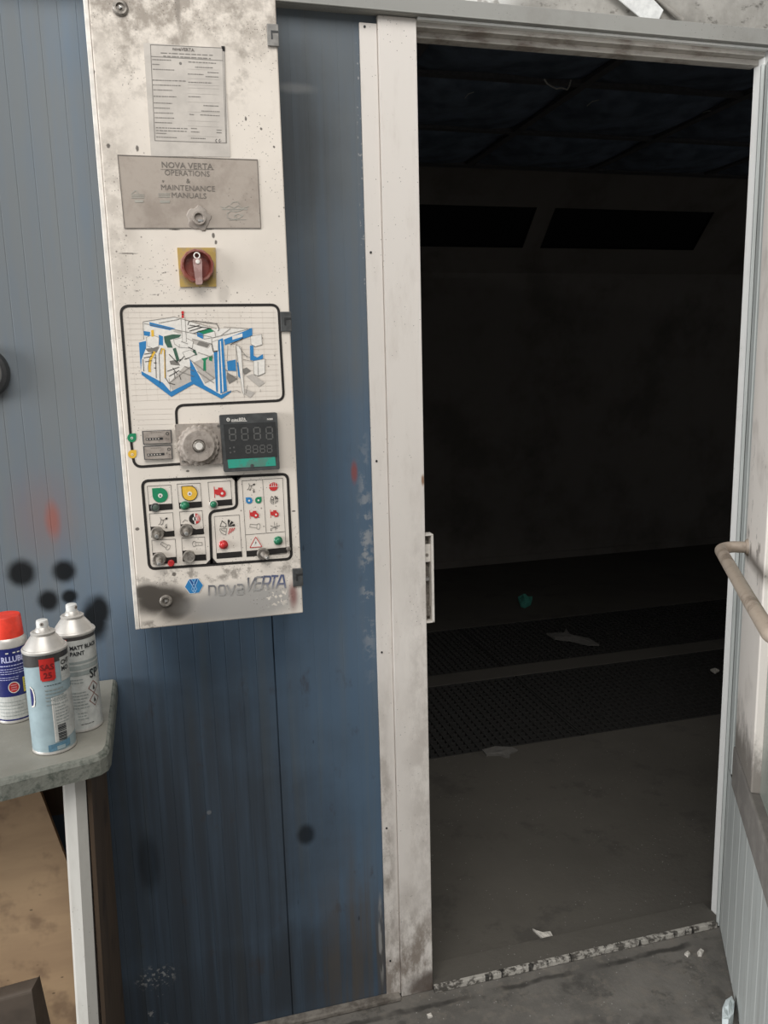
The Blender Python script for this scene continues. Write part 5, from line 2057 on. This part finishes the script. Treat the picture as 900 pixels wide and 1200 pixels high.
lines(w, rl + 0.0004, am, -0.006, 0.012, 0.033, 3, 0.0050, LGREY, 0.0012, 10)
lines(w, rl + 0.0004, am, -0.002, 0.022, 0.014, 1, 0.0050, TXTB, 0.0009, 11)
w.text('SP', 0.0185, 0.0895, 0.021, 0, TXTB, 'LEFT', 0.02, 0.85, wl)
for zz in (0.073, 0.052):
    P4 = [(0.0240, zz - 0.0105), (0.0335, zz), (0.0240, zz + 0.0105), (0.0145, zz)]
    mb2 = MB()
    mb2.stroke(P4, 0.0010, 0, INKR, True)
    q = [wl(p) for p in mb2.v]
    w.add(q, mb2.f, plain('hazard_brown', (0.20, 0.07, 0.05), 0.5))
    mb2 = MB()
    mb2.flat([(0.0222, zz - 0.004), (0.0262, zz - 0.004), (0.0256, zz), (0.0242, zz + 0.005), (0.0228, zz)], 0, TXTB)
    w.add([wl(p) for p in mb2.v], mb2.f, TXTB)
z = 0.024
while z < 0.050:
    t = rnd.choice((0.0006, 0.0010))
    patch(w, rl + 0.0004, am - 0.021 / R, am - 0.013 / R, z, z + t, TXTB, 3)
    z += t + 0.0010
w.build('label', can)
w = MB()
tagmesh(w, -0.0330, -0.0125, HS - 0.036, HS - 0.0065, rl + 0.0010, am, REDT)
w.build('red_tag', can)

# blue can with a red cap
R2 = 0.0300
c = Vector((-0.776, -0.135, TZ))
can = thing('spray_can', c, 'dark blue lubricant can with red cap at the left edge of the photo', 'spray can', 'spray cans on the bench')
am = facing(c.x, c.y)
can_shell(can, R2, NAVY, 0.135)
w = MB()
h = 0.135
w.lathe([(R2 * 0.985, h - 0.004), (R2 * 1.0, h - 0.002), (R2 * 0.985, h), (R2 * 0.97, h + 0.005), (R2 * 0.90, h + 0.010), (R2 * 0.80, h + 0.013), (0, h + 0.013)], CANM, (0, 0, 0), 'Z', 40)
w.build('shoulder', can, 30)
w = MB()
h = 0.145
w.lathe([(R2 * 0.86, h), (R2 * 0.86, h + 0.004), (R2 * 0.80, h + 0.0345), (R2 * 0.76, h + 0.0370), (R2 * 0.30, h + 0.0370), (0, h + 0.0365)], CAPR, (0, 0, 0), 'Z', 48, None,
        lambda a, j: 1 + (0.008 * math.sin(24 * a) if j < 3 else 0))
w.build('cap', can, 35)
w = MB()
rb = R2 * 0.985 + 0.0003
patch(w, rb, 0, 2 * PI, 0.0062, 0.048, LWHITE, 40)
patch(w, rb + 0.0002, 0, 2 * PI, 0.0062, 0.0085, NAVY, 40)
lines(w, rb + 0.0003, am, -0.026, 0.026, 0.038, 5, 0.0060, LGREY, 0.0010, 12)
wl = wrap(c, rb + 0.0005, am)
w.text('RLLUBE', 0.0045, 0.108, 0.0135, 0, LVIO, 'CENTER', 0.03, 0.82, wl)
lines(w, rb + 0.0003, am, -0.028, 0.026, 0.101, 1, 0.004, LVIO, 0.0016, 13)
lines(w, rb + 0.0003, am, -0.028, 0.026, 0.0955, 3, 0.0040, LVIO, 0.0011, 14)
lines(w, rb + 0.0003, am, -0.028, 0.026, 0.0810, 2, 0.0036, LVIO, 0.0010, 15)
for x in (0.005, 0.012, -0.006):
    patch(w, rb + 0.0003, am + x / R2, am + (x + 0.0045) / R2, 0.1225, 0.1245, INKW, 3)
for rr, m_, o_ in ((0.0090, INKW, 0.0004), (0.0076, REDT, 0.0007)):
    mb2 = MB()
    mb2.flat(circ(0.0015, 0.064, rr, 20, 0, 2 * PI, rr * 1.1), 0, m_)
    wq = wrap(c, rb + o_, am)
    w.add([wq(p) for p in mb2.v], mb2.f, m_)
wq = wrap(c, rb + 0.0010, am)
for zz in (0.060, 0.064, 0.068):
    mb2 = MB()
    mb2.stroke([(-0.003, zz), (0.006, zz)], 0.0016, 0, LVIO)
    w.add([wq(p) for p in mb2.v], mb2.f, plain('badge_pink', (0.62, 0.25, 0.27), 0.5))
patch(w, rb + 0.0004, am + 0.0165 / R2, am + 0.030 / R2, 0.052, 0.078, LYEL, 5)
lines(w, rb + 0.0007, am, 0.0185, 0.028, 0.073, 5, 0.0040, PRINTP, 0.0010, 16)
w.build('label', can)

# ------------------------------------------------------------------ small fixtures
gx, gz = -0.7965, 1.412
w = MB()
w.lathe([(0.046, 0.0), (0.046, 0.012), (0.043, 0.020), (0.036, 0.022), (0.034, 0.017)], BLACKP, (0, 0, 0), 'Y', 40)
gd = thing('round_fitting', (gx, -0.0005, gz), 'round dark-rimmed fitting on the blue wall, cut by the left edge', 'fitting')
w.build('rim', gd, 40)
w = MB()
w.lathe([(0.0345, 0.0165), (0.030, 0.0185), (0, 0.0200)], plain('fitting_face', (0.16, 0.155, 0.14), 0.6), (0, 0, 0), 'Y', 32)
w.build('face', gd, 40)

# white strip and thin rod lying against the upper wall, on the beam
sp = [at_y(a, b, -0.010) for a, b in ((753, 25.5), (771, 26.5), (777, 12), (742, -26), (706, -16), (735, 8))]
w = MB()
w.prism_y([(p.x - 0.463, max(p.z, 2.0685) - 2.081) for p in sp], -0.0012, 0.0012, plain('white_strip_plastic', (0.72, 0.72, 0.70), 0.4))
o = w.build('plastic_strip', None, None, 0.0004)
o.location = (0.463, -0.010, 2.081)
tag(o, 'white plastic strip leaning on the upper wall above the doorway', 'strip')
w = MB()
w.tube([(0, 0, 0), (-0.10, 0.001, 0.058), (-0.25, 0.002, 0.145)], 0.0048, plain('grey_rod', (0.30, 0.28, 0.25), 0.6), 12)
o = w.build('thin_rod', None, 40)
o.location = (0.566, -0.0065, 2.0765)
tag(o, 'thin grey rod leaning on the upper wall beside the white strip', 'rod')

# ------------------------------------------------------------------ light
world = bpy.data.worlds.new('world')
scene.world = world
world.use_nodes = True
bg = world.node_tree.nodes['Background']
bg.inputs[0].default_value = (0.92, 0.96, 1.0, 1)
bg.inputs[1].default_value = 0.20


def area(name, loc, target, sx, sy, power, col):
    ld = bpy.data.lights.new(name, 'AREA')
    ld.shape = 'RECTANGLE'
    ld.size = sx
    ld.size_y = sy
    ld.energy = power
    ld.color = col
    o = bpy.data.objects.new(name, ld)
    COL.objects.link(o)
    o.location = loc
    o.rotation_euler = (Vector(target) - Vector(loc)).to_track_quat('-Z', 'Y').to_euler()
    return o


area('workshop_rooflight', (-0.9, -2.4, 4.2), (-0.2, 0.0, 1.4), 3.0, 2.0, 105, (1.0, 0.985, 0.96))
area('workshop_side_window', (-7.5, -1.9, 2.0), (0.5, -0.3, 0.9), 3.6, 2.8, 480, (0.96, 0.98, 1.0))

vs = scene.view_settings
scene.display_settings.display_device = 'sRGB'
vs.view_transform = 'Standard'
vs.look = 'None'
vs.exposure = 0.36
vs.gamma = 1.0
vs.use_curve_mapping = False
